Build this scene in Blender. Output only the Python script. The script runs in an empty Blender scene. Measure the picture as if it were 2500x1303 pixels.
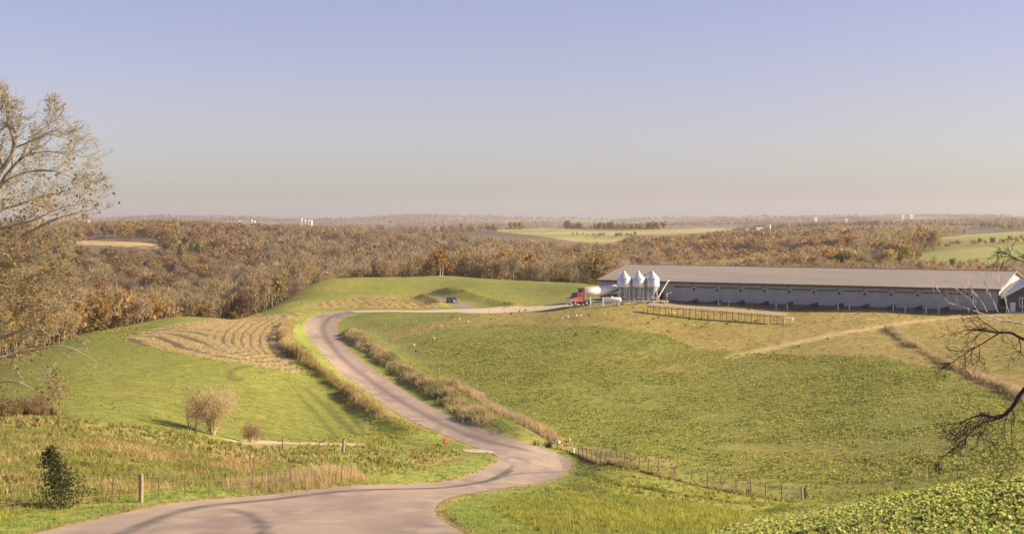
import bpy, math, random
import numpy as np
random.seed(11); RNG = np.random.default_rng(11)
R = math.radians
# ------------------------------------------------------------------ camera, sky, sun, exposure
C = bpy.context.scene
W0, H0, F, HZ, CZ = 2500.0, 1303.0, 3600.0, 530.0, 30.0
cam = bpy.data.objects.new('camera', bpy.data.cameras.new('camera'))
C.collection.objects.link(cam); C.camera = cam
cam.location = (0, 0, CZ); cam.rotation_euler = (R(90), 0, 0)
cam.data.sensor_width = 36.0; cam.data.lens = 36.0 * F / W0
cam.data.shift_y = -(H0 / 2 - HZ) / W0
cam.data.clip_start = 0.5; cam.data.clip_end = 60000
SUN_EL, SUN_AZ = 27.0, 92.0            # azimuth measured from +Y (view direction) towards +X
w = bpy.data.worlds.new("World"); C.world = w; w.use_nodes = True
nt = w.node_tree; nt.nodes.clear()
sky = nt.nodes.new('ShaderNodeTexSky'); sky.sky_type = 'NISHITA'; sky.sun_disc = False
sky.sun_elevation = R(SUN_EL); sky.sun_rotation = R(SUN_AZ)
sky.altitude = 200; sky.air_density = 1.0; sky.dust_density = 1.0; sky.ozone_density = 3.0
tint = nt.nodes.new('ShaderNodeMix'); tint.data_type = 'RGBA'; tint.blend_type = 'MULTIPLY'
tint.inputs[0].default_value = 1.0
tc_ = nt.nodes.new('ShaderNodeTexCoord'); sx_ = nt.nodes.new('ShaderNodeSeparateXYZ'); rp_ = nt.nodes.new('ShaderNodeValToRGB')
nt.links.new(tc_.outputs['Generated'], sx_.inputs[0]); nt.links.new(sx_.outputs[2], rp_.inputs[0]); nt.links.new(rp_.outputs[0], tint.inputs[7])
rp_.color_ramp.elements[0].position = 0.0; rp_.color_ramp.elements[0].color = (.81, .84, .95, 1)   # dusty air low down
rp_.color_ramp.elements[1].position = 0.16; rp_.color_ramp.elements[1].color = (1.08, .77, .86, 1)
e_ = rp_.color_ramp.elements.new(.07); e_.color = (1.0, .78, .87, 1)
bg = nt.nodes.new('ShaderNodeBackground'); bg.inputs[1].default_value = 0.083
out = nt.nodes.new('ShaderNodeOutputWorld')
nt.links.new(sky.outputs[0], tint.inputs[6]); nt.links.new(tint.outputs[2], bg.inputs[0]); nt.links.new(bg.outputs[0], out.inputs[0])
sl = bpy.data.lights.new('sun', 'SUN'); sl.energy = 4.4; sl.angle = R(0.5); sl.color = (1.0, 0.84, 0.57)
so = bpy.data.objects.new('sun', sl); C.collection.objects.link(so); so.location = (60, 0, 120)
so.rotation_euler = (R(90 - SUN_EL), 0, -R(SUN_AZ) + math.pi)
C.view_settings.view_transform = 'Standard'; C.view_settings.look = 'None'
C.view_settings.exposure = 1.0; C.view_settings.gamma = 1.0
C.render.engine = 'CYCLES'
C.cycles.use_denoising = True
C.cycles.max_bounces = 5; C.cycles.diffuse_bounces = 2; C.cycles.glossy_bounces = 2; C.cycles.transmission_bounces = 2
C.cycles.volume_bounces = 1; C.cycles.transparent_max_bounces = 8

# ------------------------------------------------------------------ terrain height field
def rel(u, v, D): return ((u - 1250) / F, D, -(v - HZ) / F * D)
CP = [rel(*p) for p in [
 # junction and road foot
 (100,1303,52),(700,1303,56),(1130,1303,60),(-250,1303,45),(343,1228,67),(700,1207,82),(1050,1185,108),(1200,1140,136),
 (1390,1140,150),(1300,1105,154),(1062,1250,76),(1110,1212,96),(1300,1178,127),(1150,1092,157),(1220,1120,145),
 # valley road
 (1100,1040,176),(995,1003,190),(900,940,220),(830,870,262),(790,800,322),(820,766,340),(900,760,340),(1000,761,336),(1150,757,330),(1290,755,322),(1385,748,318),
 (1150,751,350),(1100,735,380),(1043,723,412),(1110,714,405),(1200,741,375),(1300,733,385),(1400,724,380),
 # crest of the middle field
 (1080,673,480),(780,690,470),(920,679,478),(1400,690,450),(1250,684,465),(850,715,410),(950,738,362),(800,748,352),(1460,700,400),
 # left field and stubble
 (-200,960,175),(0,890,195),(200,818,248),(430,775,300),(700,744,350),(330,820,228),(600,885,196),(700,905,200),(690,830,235),(560,800,262),
 (500,950,166),(300,1000,136),(860,1062,160),(700,1060,150),(600,1062,142),(760,990,178),(100,1020,118),(-200,1060,105),
 (0,1050,105),(200,1100,92),(500,1105,108),(800,1100,130),(800,1150,104),(1000,1130,130),(600,1190,84),(0,1240,62),(200,1236,65),(-300,1240,58),
 # right field
 (1500,1125,145),(1700,1172,135),(1967,1217,124),(1500,1200,108),(1650,1250,84),(1200,1280,66),(1500,1295,59),(1900,1295,50),(2500,1303,36),(2500,1172,50),(2250,1212,56),(2800,1170,46),
 (2000,1120,150),(2000,1000,190),(1600,950,215),(1300,1050,171),(1200,960,212),(1100,900,243),(1000,820,290),(1300,780,300),(1700,820,270),
 (2100,870,232),(2400,1000,172),(1900,780,290),(2300,772,285),(2450,768,280),(2400,900,212),(2170,797,268),(1580,748,308),(1640,737,322),(1500,740,314),(1560,736,316),(1610,735,318),(2490,960,186),
 (2900,1000,150),(2900,800,240)]]
CP += [(t, y, z) for t, y, z in [
 (.56,120,-18),(.36,100,-17.5),(.28,95,-18.5),
 # near the lens
 (-.8,4,-2),(0,4,-2),(.8,4,-2),(-.4,12,-3.9),(0,12,-3.9),(.5,12,-3.5),(-.5,25,-6.3),(-.1,25,-6.4),(.2,25,-6.2),(.5,25,-5.4),(-.8,25,-6),(.8,25,-5.5),(.9,60,-9),(-.9,60,-11),(-.8,150,-18),(.8,150,-18),
 # pad under the sheds
 (.07,330,-18.9),(.15,310,-18.8),(.25,300,-18.8),(.33,290,-18.6),(.08,352,-19),(.2,340,-19),(.33,315,-18.8),(.45,300,-18.8),(.1,390,-21),(.25,380,-21.5),(.45,380,-21),
 # wooded valley, left
 (-.35,275,-29),(-.29,330,-31),(-.2,380,-31),(-.175,440,-29),(-.5,300,-30),(-.8,300,-26),
 (-.35,420,-42),(-.25,480,-44),(-.14,540,-42),(-.03,600,-38),(.06,600,-34),(-.5,450,-44),(-.8,450,-40),
 (-.35,650,-44),(-.2,700,-45),(-.05,750,-42),(.05,720,-38),(-.6,700,-42),
 (-.35,880,-33),(-.27,900,-33),(-.2,900,-36),(-.1,950,-38),(0,950,-36),(.07,900,-38),
 (-.3,985,-21.5),(-.25,985,-21.5),(-.3,1100,-18.6),(-.25,1100,-18.8),(-.35,1050,-19),(-.2,1100,-26),(-.1,1200,-28),(0,1200,-28),
 (-.35,1500,-14),(-.25,1500,-12),(-.15,1500,-15),(-.05,1500,-20),(.0,1450,-19),(-.6,1400,-18),
 # far fields, middle

 (.04,1250,-26),(.02,1500,-16),(.08,1450,-18),(.07,1350,-22),(.06,1650,-13.5),(.12,1650,-13),(.0,1650,-13.5),(.16,1500,-16),(.12,1250,-25),(.15,1000,-30),(.12,700,-34),(.2,750,-32),(.1,500,-30),(.2,480,-28),(.3,450,-26),
 (.0,2000,-26),(.1,2000,-24),(-.1,2000,-28),(-.2,2000,-26),(-.35,2000,-26),
 # right hillside fields
 (.2,600,-27),(.2,1000,-28),(.2,1200,-24),(.25,560,-26),(.33,560,-24),(.28,700,-22),(.34,720,-19.5),(.36,780,-18.2),(.3,830,-19.5),(.34,880,-18),(.25,900,-25),(.3,960,-17.2),(.36,980,-15),(.4,1050,-11),(.33,1130,-13.5),(.27,1100,-20),(.5,900,-14),(.6,700,-16),
 (.2,1600,-22),(.3,1500,-22),(.4,1500,-22),(.6,1500,-18),(.2,2200,-18),(.35,2200,-18),
 # horizon hills
 (-.8,3000,-50),(-.35,3000,-52),(-.1,3200,-52),(.1,3000,-45),(.3,3000,-18),(.6,3000,-18),
 (-.8,5000,-25),(-.35,5000,-24),(-.2,5000,-20),(-.05,5000,-22),(.1,5000,-24),(.2,5000,-14),(.35,5000,-6),(.6,5000,-6),
 (-.8,7500,2),(-.3,7500,-6),(-.17,7500,5),(0,7500,-8),(.1,7500,-16),(.2,7500,-2),(.3,7500,5),(.6,7500,3),
 (-.6,9500,-40),(0,9500,-40),(.6,9500,-40)]]
CP = np.array(CP, float)
KT = 3.2
def tps_fit(P, z, lam):
    d = np.sqrt(((P[:, None] - P[None]) ** 2).sum(2)); K = np.where(d > 0, d * d * np.log(np.maximum(d, 1e-9)), 0)
    n = len(P); A = np.zeros((n + 3, n + 3)); A[:n, :n] = K + lam * np.eye(n)
    A[:n, n] = 1; A[:n, n + 1:] = P; A[n, :n] = 1; A[n + 1:, :n] = P.T
    return np.linalg.solve(A, np.r_[z, 0, 0, 0])
def tps_eval(P, wgt, Q):
    o = np.empty(len(Q)); n = len(P)
    for i in range(0, len(Q), 20000):
        q = Q[i:i + 20000]; d2 = ((q[:, None] - P[None]) ** 2).sum(2)
        o[i:i + 20000] = (0.5 * d2 * np.log(np.maximum(d2, 1e-18))) @ wgt[:n] + wgt[n] + q @ wgt[n + 1:]
    return o
_P = np.c_[CP[:, 0] * KT, np.log(CP[:, 1])]
_z = CP[:, 2] + CP[:, 1] * 0.0
_w = tps_fit(_P, _z, 2e-4)
# lattice noise
_HT = RNG.random((256, 256))
def vnoise(x, y):
    xi = np.floor(x).astype(int); yi = np.floor(y).astype(int); fx = x - xi; fy = y - yi
    fx = fx * fx * (3 - 2 * fx); fy = fy * fy * (3 - 2 * fy)
    a = _HT[xi & 255, yi & 255]; b = _HT[(xi + 1) & 255, yi & 255]; c = _HT[xi & 255, (yi + 1) & 255]; d = _HT[(xi + 1) & 255, (yi + 1) & 255]
    return (a * (1 - fx) + b * fx) * (1 - fy) + (c * (1 - fx) + d * fx) * fy
def fbm(x, y, o=4):
    s = 0; a = .5; t = 0
    for k in range(o): s = s + a * vnoise(x + 17.3 * k, y + 9.1 * k); t += a; a *= .5; x = x * 2.03; y = y * 2.03
    return s / t
NT, NY, TM, Y0, Y1 = 760, 900, 0.62, 3.0, 9500.0
LY0, LY1 = math.log(Y0), math.log(Y1)
gt = np.linspace(-TM, TM, NT); gl = np.linspace(LY0, LY1, NY)
cg = np.stack(np.meshgrid(np.linspace(-TM, TM, 160), np.linspace(LY0, LY1, 300)), -1)   # coarse solve, smooth upsample
cz = tps_eval(_P, _w, np.c_[cg[..., 0].ravel() * KT, cg[..., 1].ravel()]).reshape(300, 160)
def up(a, n, axis):
    a = np.moveaxis(a, axis, 0); m = a.shape[0]; x = np.linspace(0, m - 1, n); i = np.clip(x.astype(int), 0, m - 2); f = (x - i)[:, None]
    p0 = a[np.clip(i - 1, 0, m - 1)]; p1 = a[i]; p2 = a[i + 1]; p3 = a[np.clip(i + 2, 0, m - 1)]
    r = p1 + .5 * f * (p2 - p0 + f * (2 * p0 - 5 * p1 + 4 * p2 - p3 + f * (3 * (p1 - p2) + p3 - p0)))
    return np.moveaxis(r, 0, axis)
HG = up(up(cz, NY, 0), NT, 1) + CZ
GX = np.exp(gl)[:, None] * gt[None]; GY = np.repeat(np.exp(gl)[:, None], NT, 1)
far = np.clip((GY - 1800) / 3000, 0, 1)
HG += far * (fbm(GX / 520, GY / 800, 4) - .5) * 40 + np.clip((GY - 4500) / 2500, 0, 1) * ((fbm(GX / 420 + 40, GY / 2500, 3) - .5) * 64 - 6)
def Hq(x, y):
    x = np.asarray(x, float); y = np.maximum(np.asarray(y, float), Y0)
    a = np.clip((x / y + TM) / (2 * TM) * (NT - 1), 0, NT - 1.001); b = np.clip((np.log(y) - LY0) / (LY1 - LY0) * (NY - 1), 0, NY - 1.001)
    i = a.astype(int); j = b.astype(int); f = a - i; g = b - j
    return (HG[j, i] * (1 - f) + HG[j, i + 1] * f) * (1 - g) + (HG[j + 1, i] * (1 - f) + HG[j + 1, i + 1] * f) * g
_DS = np.exp(np.linspace(math.log(20), LY1, 5000))
def G(u, v):
    t = (u - 1250) / F; s = -(v - HZ) / F
    k = np.nonzero(CZ + s * _DS < Hq(t * _DS, _DS))[0]
    if len(k) == 0: return np.array([t * 9000, 9000, Hq(t * 9000, 9000)])
    d = _DS[k[0]]
    return np.array([t * d, d, float(Hq(t * d, d))])

# ------------------------------------------------------------------ geometry helpers
def Gs(pts): return np.array([G(u, v) for u, v in pts])
def dens(pts, step=6):
    o = []
    for a, b in zip(pts[:-1], pts[1:]):
        n = max(1, int(max(abs(b[0] - a[0]), abs(b[1] - a[1])) / step))
        for k in range(n): o.append((a[0] + (b[0] - a[0]) * k / n, a[1] + (b[1] - a[1]) * k / n))
    o.append(pts[-1]); return o
def spline(P, n=6):
    P = np.asarray(P, float); o = []
    for i in range(len(P) - 1):
        p0 = P[max(i - 1, 0)]; p1 = P[i]; p2 = P[i + 1]; p3 = P[min(i + 2, len(P) - 1)]
        for k in range(n):
            f = k / n; o.append(p1 + .5 * f * (p2 - p0 + f * (2 * p0 - 5 * p1 + 4 * p2 - p3 + f * (3 * (p1 - p2) + p3 - p0))))
    o.append(P[-1]); return np.array(o)
def wpoly(px, step=25):
    return Gs(dens(list(px) + [px[0]], step))[:, :2]
def inpoly(x, y, P):
    c = np.zeros(np.shape(x), bool); x1, y1 = P[-1]
    for x2, y2 in P:
        m = (y1 > y) != (y2 > y)
        if m.any():
            xx = (x2 - x1) * (y - y1) / ((y2 - y1) if y2 != y1 else 1e-9) + x1
            c ^= m & (x < xx)
        x1, y1 = x2, y2
    return c
def pdist(x, y, L):
    """distance to a polyline, signed (+ to the right of travel), and the arc position"""
    best = np.full(np.shape(x), 1e9); sg = np.zeros(np.shape(x)); arc = np.zeros(np.shape(x)); s = 0
    for (x1, y1), (x2, y2) in zip(L[:-1, :2], L[1:, :2]):
        dx, dy = x2 - x1, y2 - y1; l2 = dx * dx + dy * dy + 1e-12
        t = np.clip(((x - x1) * dx + (y - y1) * dy) / l2, 0, 1)
        ex, ey = x - x1 - t * dx, y - y1 - t * dy; d = np.sqrt(ex * ex + ey * ey); m = d < best
        best = np.where(m, d, best); sg = np.where(m, np.where(dx * ey - dy * ex < 0, 1.0, -1.0), sg); arc = np.where(m, s + t * math.sqrt(l2), arc)
        s += math.sqrt(l2)
    return best, sg, arc

# ------------------------------------------------------------------ the roads and zones, traced on the hillside
RL = [(-160,1372),(90,1303),(350,1242),(700,1203),(1050,1180),(1160,1156),(1208,1132),(1215,1116),(1190,1103),(1147,1087),(1065,1054),(995,1023),(937,988),(875,940),(816,895),(771,843),(750,812),(743,797),(754,781),(778,768),(816,761),(857,758)]
RR = [(1260,1372),(1130,1303),(1062,1248),(1110,1212),(1240,1190),(1345,1170),(1388,1148),(1395,1128),(1352,1103),(1250,1076),(1144,1040),(1085,1010),(1030,982),(961,937),(892,888),(843,843),(823,805),(824,790),(832,781),(850,770),(873,764),(905,762)]
rl = spline(Gs(RL), 6); rr = spline(Gs(RR), 6)
FL = [(1028,724.5),(1058,731),(1092,740),(1135,753)]; FR = [(1042,721),(1080,725.5),(1114,731),(1172,751)]
fl = spline(Gs(FL), 6); fr = spline(Gs(FR), 6)
road_poly = np.r_[rl[:, :2], rr[::-1, :2]]; far_poly = np.r_[fl[:, :2], fr[::-1, :2]]
DRT = [(850,758.5),(900,757.5),(1000,758),(1080,756),(1160,753.5),(1272,750),(1368,744),(1440,741),(1530,736)]
DRB = [(872,764),(900,763),(1000,762.5),(1099,763),(1160,765.5),(1272,762),(1392,750),(1450,746),(1560,741)]
dt = spline(Gs(DRT), 6); db = spline(Gs(DRB), 6)
drive_poly = np.r_[dt[:, :2], db[::-1, :2]]
hedge_l = spline(Gs([(722,790),(700,812),(698,845),(718,880),(752,905),(798,938),(850,978),(900,1016),(950,1042),(1000,1062),(1052,1078)]), 4)
hedge_r = spline(Gs([(862,808),(895,835),(935,862),(985,900),(1040,935),(1100,970),(1160,1006),(1215,1040),(1290,1072),(1350,1092)]), 4)
berm_f = spline(Gs([(1048,716),(1090,713),(1130,720),(1170,733),(1215,746),(1245,752)]), 4)
berm_n = spline(Gs([(1024,727),(1045,736),(1068,748)]), 4)
def bump(L, h, wd, taper=6.0):
    global HG
    lo = L[:, 1].min() - 15; hi = L[:, 1].max() + 15; r = (np.exp(gl) > lo) & (np.exp(gl) < hi)
    xx = GX[r]; yy = GY[r]; d, s, a = pdist(xx, yy, L); tot = a.max()
    e = np.clip(np.minimum(a, tot - a) / taper, 0, 1)
    HG[r] += h * np.exp(-(d / wd) ** 2) * e
bump(hedge_l, 1.1, 2.0); bump(hedge_r, .9, 2.6); bump(berm_f, 1.1, 3.4); bump(berm_n, 1.0, 2.2, 3)
# small roughness of the meadow, none on the roads; the ground sinks a little under them
near = (GY < 520)
def roadmask(x, y, grow=0.0):
    m = np.zeros(np.shape(x), bool)
    for P in (road_poly, far_poly, drive_poly): m |= inpoly(x, y, P)
    return m
rm = np.zeros(GX.shape, bool); rm[near] = roadmask(GX[near], GY[near])
rd = rm.copy()
for k in range(4):
    q = rd.copy(); q[1:] |= rd[:-1]; q[:-1] |= rd[1:]; q[:, 1:] |= rd[:, :-1]; q[:, :-1] |= rd[:, 1:]; rd = q
HB = HG.copy()
HG = HG + np.where(rd, 0, (fbm(GX / 2.3, GY / 2.3, 3) - .5) * .10 * (GY < 700) + (fbm(GX / 14, GY / 14, 3) - .5) * .3 * (GY < 700))
inner = rm.copy(); inner[1:] &= rm[:-1]; inner[:-1] &= rm[1:]; inner[:, 1:] &= rm[:, :-1]; inner[:, :-1] &= rm[:, 1:]
HG = HG - np.where(inner, .12, 0.0)

Z = {k: wpoly(v) for k, v in dict(
 yard=[(905,800),(960,805),(1060,785),(1160,768),(1270,763),(1395,751),(1560,741),(1640,737),(1900,745),(2200,758),(2440,768),(2700,775),(2700,1000),(2490,972),(2440,968),(2300,905),(2150,868),(1900,866),(1700,852),(1640,822),(1500,798),(1250,792),(1060,806),(1010,822),(960,830)],
 dead=[(1230,1035),(1330,1050),(1420,1085),(1560,1108),(1660,1128),(1640,1140),(1500,1122),(1370,1095),(1290,1078),(1240,1060)],
 stub=[(300,822),(430,790),(560,775),(740,764),(700,790),(692,845),(720,890),(745,912),(600,890),(500,872),(380,850),(325,838)],
 stubfar=[(745,742),(860,727),(1000,724),(1035,728),(1066,748),(1060,753),(860,753),(800,752)],
 field=[(0,862),(200,820),(330,840),(500,876),(620,893),(745,915),(830,968),(900,1060),(700,1072),(520,1062),(300,1032),(120,1015),(-200,1010),(-400,900)],
 meadow=[(-300,1030),(150,1020),(300,1035),(520,1065),(720,1082),(900,1090),(1130,1098),(1100,1130),(900,1150),(870,1185),(640,1200),(340,1225),(0,1240),(-300,1262)],
 crop=[(1010,822),(1060,806),(1250,792),(1500,798),(1640,822),(1700,852),(1900,866),(2150,870),(2300,910),(2440,972),(2700,1040),(2700,1160),(2300,1165),(2050,1182),(1960,1180),(1700,1150),(1560,1104),(1440,1085),(1330,1045),(1240,1000),(1130,920),(1040,860)],
 cropnear=[(2700,1165),(2400,1178),(2150,1210),(1900,1260),(1750,1303),(1700,1340),(2700,1340)],
 farA=[(1215,561),(1330,558),(1500,563),(1700,557),(1800,557),(1800,561),(1650,573),(1540,575),(1500,592),(1480,597),(1400,590),(1330,578),(1215,566)],
 farB=[(2260,583),(2388,571),(2600,560),(2600,590),(2500,590),(2444,589),(2332,588)],
 farC=[(2160,626),(2276,616),(2416,603),(2600,592),(2600,650),(2500,652),(2290,645),(2200,637)],
 farD=[(181,587),(276,588),(368,594),(424,600),(384,607),(276,600),(190,597)],
 farE=[(1560,640),(1700,634),(1840,636),(1990,636),(2090,632),(2090,652),(1560,650)]).items()}
KEEP = {'farA': [(1225,562),(1700,558),(1800,558),(1640,572),(1540,574),(1500,590),(1400,588),(1300,572)],
        'farB': [(2262,583),(2388,572),(2600,562),(2600,588),(2332,587)], 'farC': [(2180,624),(2276,617),(2416,604),(2600,593),(2600,634),(2290,634)],
        'farD': [(185,588),(276,589),(420,600),(384,604),(190,594)]}
trackc = spline(Gs([(1780,872),(1880,850),(2000,825),(2100,806),(2168,795),(2260,782),(2360,772),(2440,769)]), 4)
lane = spline(Gs([(585,1078),(660,1079),(760,1082),(880,1085)]), 4)

# ------------------------------------------------------------------ ground colours (albedo of what grows there)
def A(*c): return np.array(c, float)
GREEN = A(.212, .226, .045); LUSH = A(.25, .275, .058); YELG = A(.28, .275, .058); TAN = A(.37, .285, .10); BROWN = A(.32, .25, .072); SOIL = A(.10, .07, .045)
WOOD = A(.16, .125, .075); STRAW = A(.46, .37, .17)
def mixc(a, b, f): f = np.clip(f, 0, 1)[..., None]; return a * (1 - f) + b * f
xs, ys = GX.ravel(), GY.ravel()
n1 = fbm(xs / 6, ys / 9, 4); n2 = fbm(xs / 30 + 9, ys / 40, 4); n3 = fbm(xs / 1.4, ys / 1.8, 3); n4 = fbm(xs / 160, ys / 260, 4)
col = mixc(np.tile(GREEN, (len(xs), 1)), YELG, (n2 - .42) * 4)
col = mixc(col, TAN, np.clip((n1 - .6) * 3, 0, .5))
isfar = ys > 520
col[isfar] = mixc(WOOD * np.ones((isfar.sum(), 3)), A(.24, .17, .10), (n4[isfar] - .4) * 4)
rg_ = (xs / ys > .19) & (ys > 560) & (ys < 1250); col[rg_] = mixc(YELG * .95 * np.ones((rg_.sum(), 3)), A(.30, .24, .10), (n2[rg_] - .4) * 4)
far2 = ys > 2300
fm = fbm(xs / 230 + 3, ys / 900 + 8, 3)
col[far2] = mixc(col[far2], A(.27, .27, .11), (fm[far2] - .60) * 14)
def zone(k, c, f=1.0):
    m = inpoly(xs, ys, Z[k]); fc = f if np.isscalar(f) else f[m]
    col[m] = mixc(col[m], c[m] if np.ndim(c) == 2 else c, fc * np.ones(m.sum())); return m
near_hill = (ys < 520)
zone('field', mixc(GREEN * np.ones((len(xs), 3)), YELG * .85, (n2 - .5) * 3))
zone('meadow', mixc(mixc(GREEN * 1.15 * np.ones((len(xs), 3)), TAN, (n1 - .44) * 5), A(.3, .16, .07), (n3 - .62) * 2))
zone('yard', mixc(mixc(BROWN * np.ones((len(xs), 3)), A(.40, .30, .10), (n2 - .45) * 3), GREEN, (n1 - .55) * 3))
zone('crop', mixc(A(.24, .24, .056) * np.ones((len(xs), 3)), BROWN, (n2 - .56) * 4))
zone('cropnear', A(.19, .22, .04)); zone('dead', TAN, .8)
ms = zone('stub', STRAW * .8); zone('stubfar', mixc(TAN * 1.05 * np.ones((len(xs), 3)), GREEN, (n1 - .6) * 3))
for k, c in (('farA', A(.30, .32, .10)), ('farB', A(.32, .34, .10)), ('farC', A(.33, .34, .10)), ('farD', A(.52, .38, .17)), ('farE', A(.30, .27, .09))): zone(k, c)
fa = inpoly(xs, ys, Z['farA']); fa_t = fa & (fbm(xs / 120, ys / 60, 2) > .5); col[fa_t] = A(.45, .37, .15)
d, s, a = pdist(xs, ys, trackc); col = mixc(col, A(.56, .43, .20), np.clip(1.5 - d / 1.6, 0, 1) * (ys < 520) * .9)
d, s, a = pdist(xs, ys, lane); col = mixc(col, A(.55, .45, .30), np.clip(1.8 - d / .9, 0, 1) * (ys < 520))
# contour swaths of the maize stubble: dark soil between straw windrows
lowb = Gs(dens([(300,826),(380,850),(500,872),(600,890),(745,914)], 20)); hl = hedge_l
def rowphase(x, y):
    d1, _, a1 = pdist(x, y, hl[:len(hl) * 6 // 10]); d2, _, a2 = pdist(x, y, lowb)
    wr = np.clip((13 - d1) / 4, 0, 1)
    r1 = .5 + .5 * np.cos(2 * np.pi * (d1 + .35 * (vnoise(x / 7, y / 7) - .5)) / 1.35)
    r2 = .5 + .5 * np.cos(2 * np.pi * (d2 + 1.6 * (vnoise(x / 6, y / 6) - .5)) / 4.2)
    return r1 * wr + r2 * (1 - wr)
rp = np.zeros(len(xs)); rp[ms] = rowphase(xs[ms], ys[ms])
col[ms] = mixc(col[ms], SOIL * 1.3, np.clip((rp[ms] - .62) * 3.4, 0, .95) * (.5 + n3[ms]))
trams = [[(729,964),(775,1012),(826,1070)],[(752,950),(800,1000),(860,1058)],[(800,985),(843,1033),(874,1063)],[(818,968),(860,1015),(892,1060)],[(562,925),(566,905),(600,893),(640,897)],[(575,930),(590,925)],[(420,985),(520,1010),(640,1030)]]
for tl in trams:
    m = near_hill; dd_ = np.full(len(xs), 99.); dd_[m] = pdist(xs[m], ys[m], spline(Gs(tl), 3))[0]; col = mixc(col, A(.085, .085, .03), np.exp(-(dd_ / .45) ** 2) * .6)
# verge beside the roads: short bright green with a straw edge
rlc, rrc = rl[:, :2], rr[:, :2]
vm = (ys < 420) & (ys > 40)
dl = np.full(len(xs), 99.); dr = np.full(len(xs), 99.)
dl[vm] = pdist(xs[vm], ys[vm], rlc)[0]; dr[vm] = pdist(xs[vm], ys[vm], rrc)[0]
dv = np.minimum(dl, dr)
col = mixc(col, LUSH * (.85 + .4 * n1[:, None]), np.clip((3.6 - dv) / 1.2, 0, 1) * .9)
col = mixc(col, A(.42, .30, .14), np.clip((.7 - dv) / .4, 0, 1) * .7)
col *= (.86 + .28 * n3)[:, None]
HGs = HG.ravel()

# ------------------------------------------------------------------ object helpers
def link(o): C.collection.objects.link(o); return o
def tag(o, label=None, cat=None, group=None, kind=None):
    for k, v in (('label', label), ('category', cat), ('group', group), ('kind', kind)):
        if v: o[k] = v
    return o
def empty(name, loc, rz=0.0, label=None, cat=None, group=None):
    o = link(bpy.data.objects.new(name, None)); o.location = loc; o.rotation_euler = (0, 0, rz); o.empty_display_size = .1
    return tag(o, label, cat, group)
def npmesh(name, V, T, cols=None, mats=(), smooth=False, fsize=3):
    me = bpy.data.meshes.new(name); V = np.asarray(V, np.float32); T = np.asarray(T, np.int32)
    me.vertices.add(len(V)); me.vertices.foreach_set('co', V.ravel())
    me.loops.add(T.size); me.loops.foreach_set('vertex_index', T.ravel())
    me.polygons.add(len(T)); me.polygons.foreach_set('loop_start', np.arange(0, T.size, fsize, dtype=np.int32))
    me.polygons.foreach_set('loop_total', np.full(len(T), fsize, np.int32))
    if smooth: me.polygons.foreach_set('use_smooth', np.ones(len(T), bool))
    if cols is not None:
        ca = me.attributes.new('col', 'FLOAT_COLOR', 'POINT'); c4 = np.ones((len(V), 4), np.float32); c4[:, :3] = cols; ca.data.foreach_set('color', c4.ravel())
    for m in mats: me.materials.append(m)
    me.update(); return me
def obj_of(name, me, parent=None):
    o = link(bpy.data.objects.new(name, me))
    if parent: o.parent = parent
    return o
def nodes(name):
    m = bpy.data.materials.new(name); m.use_nodes = True; t = m.node_tree; return m, t, t.nodes['Principled BSDF']
def N(t, ty, **kw):
    n = t.nodes.new(ty)
    for k, v in kw.items(): setattr(n, k, v)
    return n
def ground_mat(name, scales=((.9, .26), (4.5, .22)), bump_d=.06, rough=.95):
    m, t, b = nodes(name); L = t.links.new
    at = N(t, 'ShaderNodeAttribute', attribute_name='col'); co = N(t, 'ShaderNodeNewGeometry')
    cur = at.outputs['Color']; bl = None
    for sc, am in scales:
        nz = N(t, 'ShaderNodeTexNoise'); nz.inputs['Scale'].default_value = sc; nz.inputs['Detail'].default_value = 6; L(co.outputs['Position'], nz.inputs['Vector'])
        mr = N(t, 'ShaderNodeMapRange'); mr.inputs[1].default_value = .3; mr.inputs[2].default_value = .7; mr.inputs[3].default_value = 1 - am; mr.inputs[4].default_value = 1 + am; L(nz.outputs[0], mr.inputs[0])
        mx = N(t, 'ShaderNodeVectorMath', operation='SCALE'); L(cur, mx.inputs[0]); L(mr.outputs[0], mx.inputs['Scale']); cur = mx.outputs[0]
        bp = N(t, 'ShaderNodeBump'); bp.inputs['Distance'].default_value = bump_d / sc; bp.inputs['Strength'].default_value = .8; L(nz.outputs[0], bp.inputs['Height'])
        if bl is not None: L(bl, bp.inputs['Normal'])
        bl = bp.outputs[0]
    L(cur, b.inputs['Base Color']); L(bl, b.inputs['Normal']); b.inputs['Roughness'].default_value = rough; b.inputs['Specular IOR Level'].default_value = .15
    return m
def leaf_mat(name, trans=.3):
    m, t, b = nodes(name); L = t.links.new; t.nodes.remove(b)
    at = N(t, 'ShaderNodeAttribute', attribute_name='col'); oi = N(t, 'ShaderNodeObjectInfo')
    mx = N(t, 'ShaderNodeVectorMath', operation='MULTIPLY'); L(at.outputs['Color'], mx.inputs[0]); L(oi.outputs['Color'], mx.inputs[1])
    df = N(t, 'ShaderNodeBsdfDiffuse'); tr = N(t, 'ShaderNodeBsdfTranslucent'); ms_ = N(t, 'ShaderNodeMixShader'); ms_.inputs[0].default_value = trans
    L(mx.outputs[0], df.inputs[0]); L(mx.outputs[0], tr.inputs[0]); L(df.outputs[0], ms_.inputs[1]); L(tr.outputs[0], ms_.inputs[2])
    L(ms_.outputs[0], t.nodes['Material Output'].inputs[0]); return m
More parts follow.
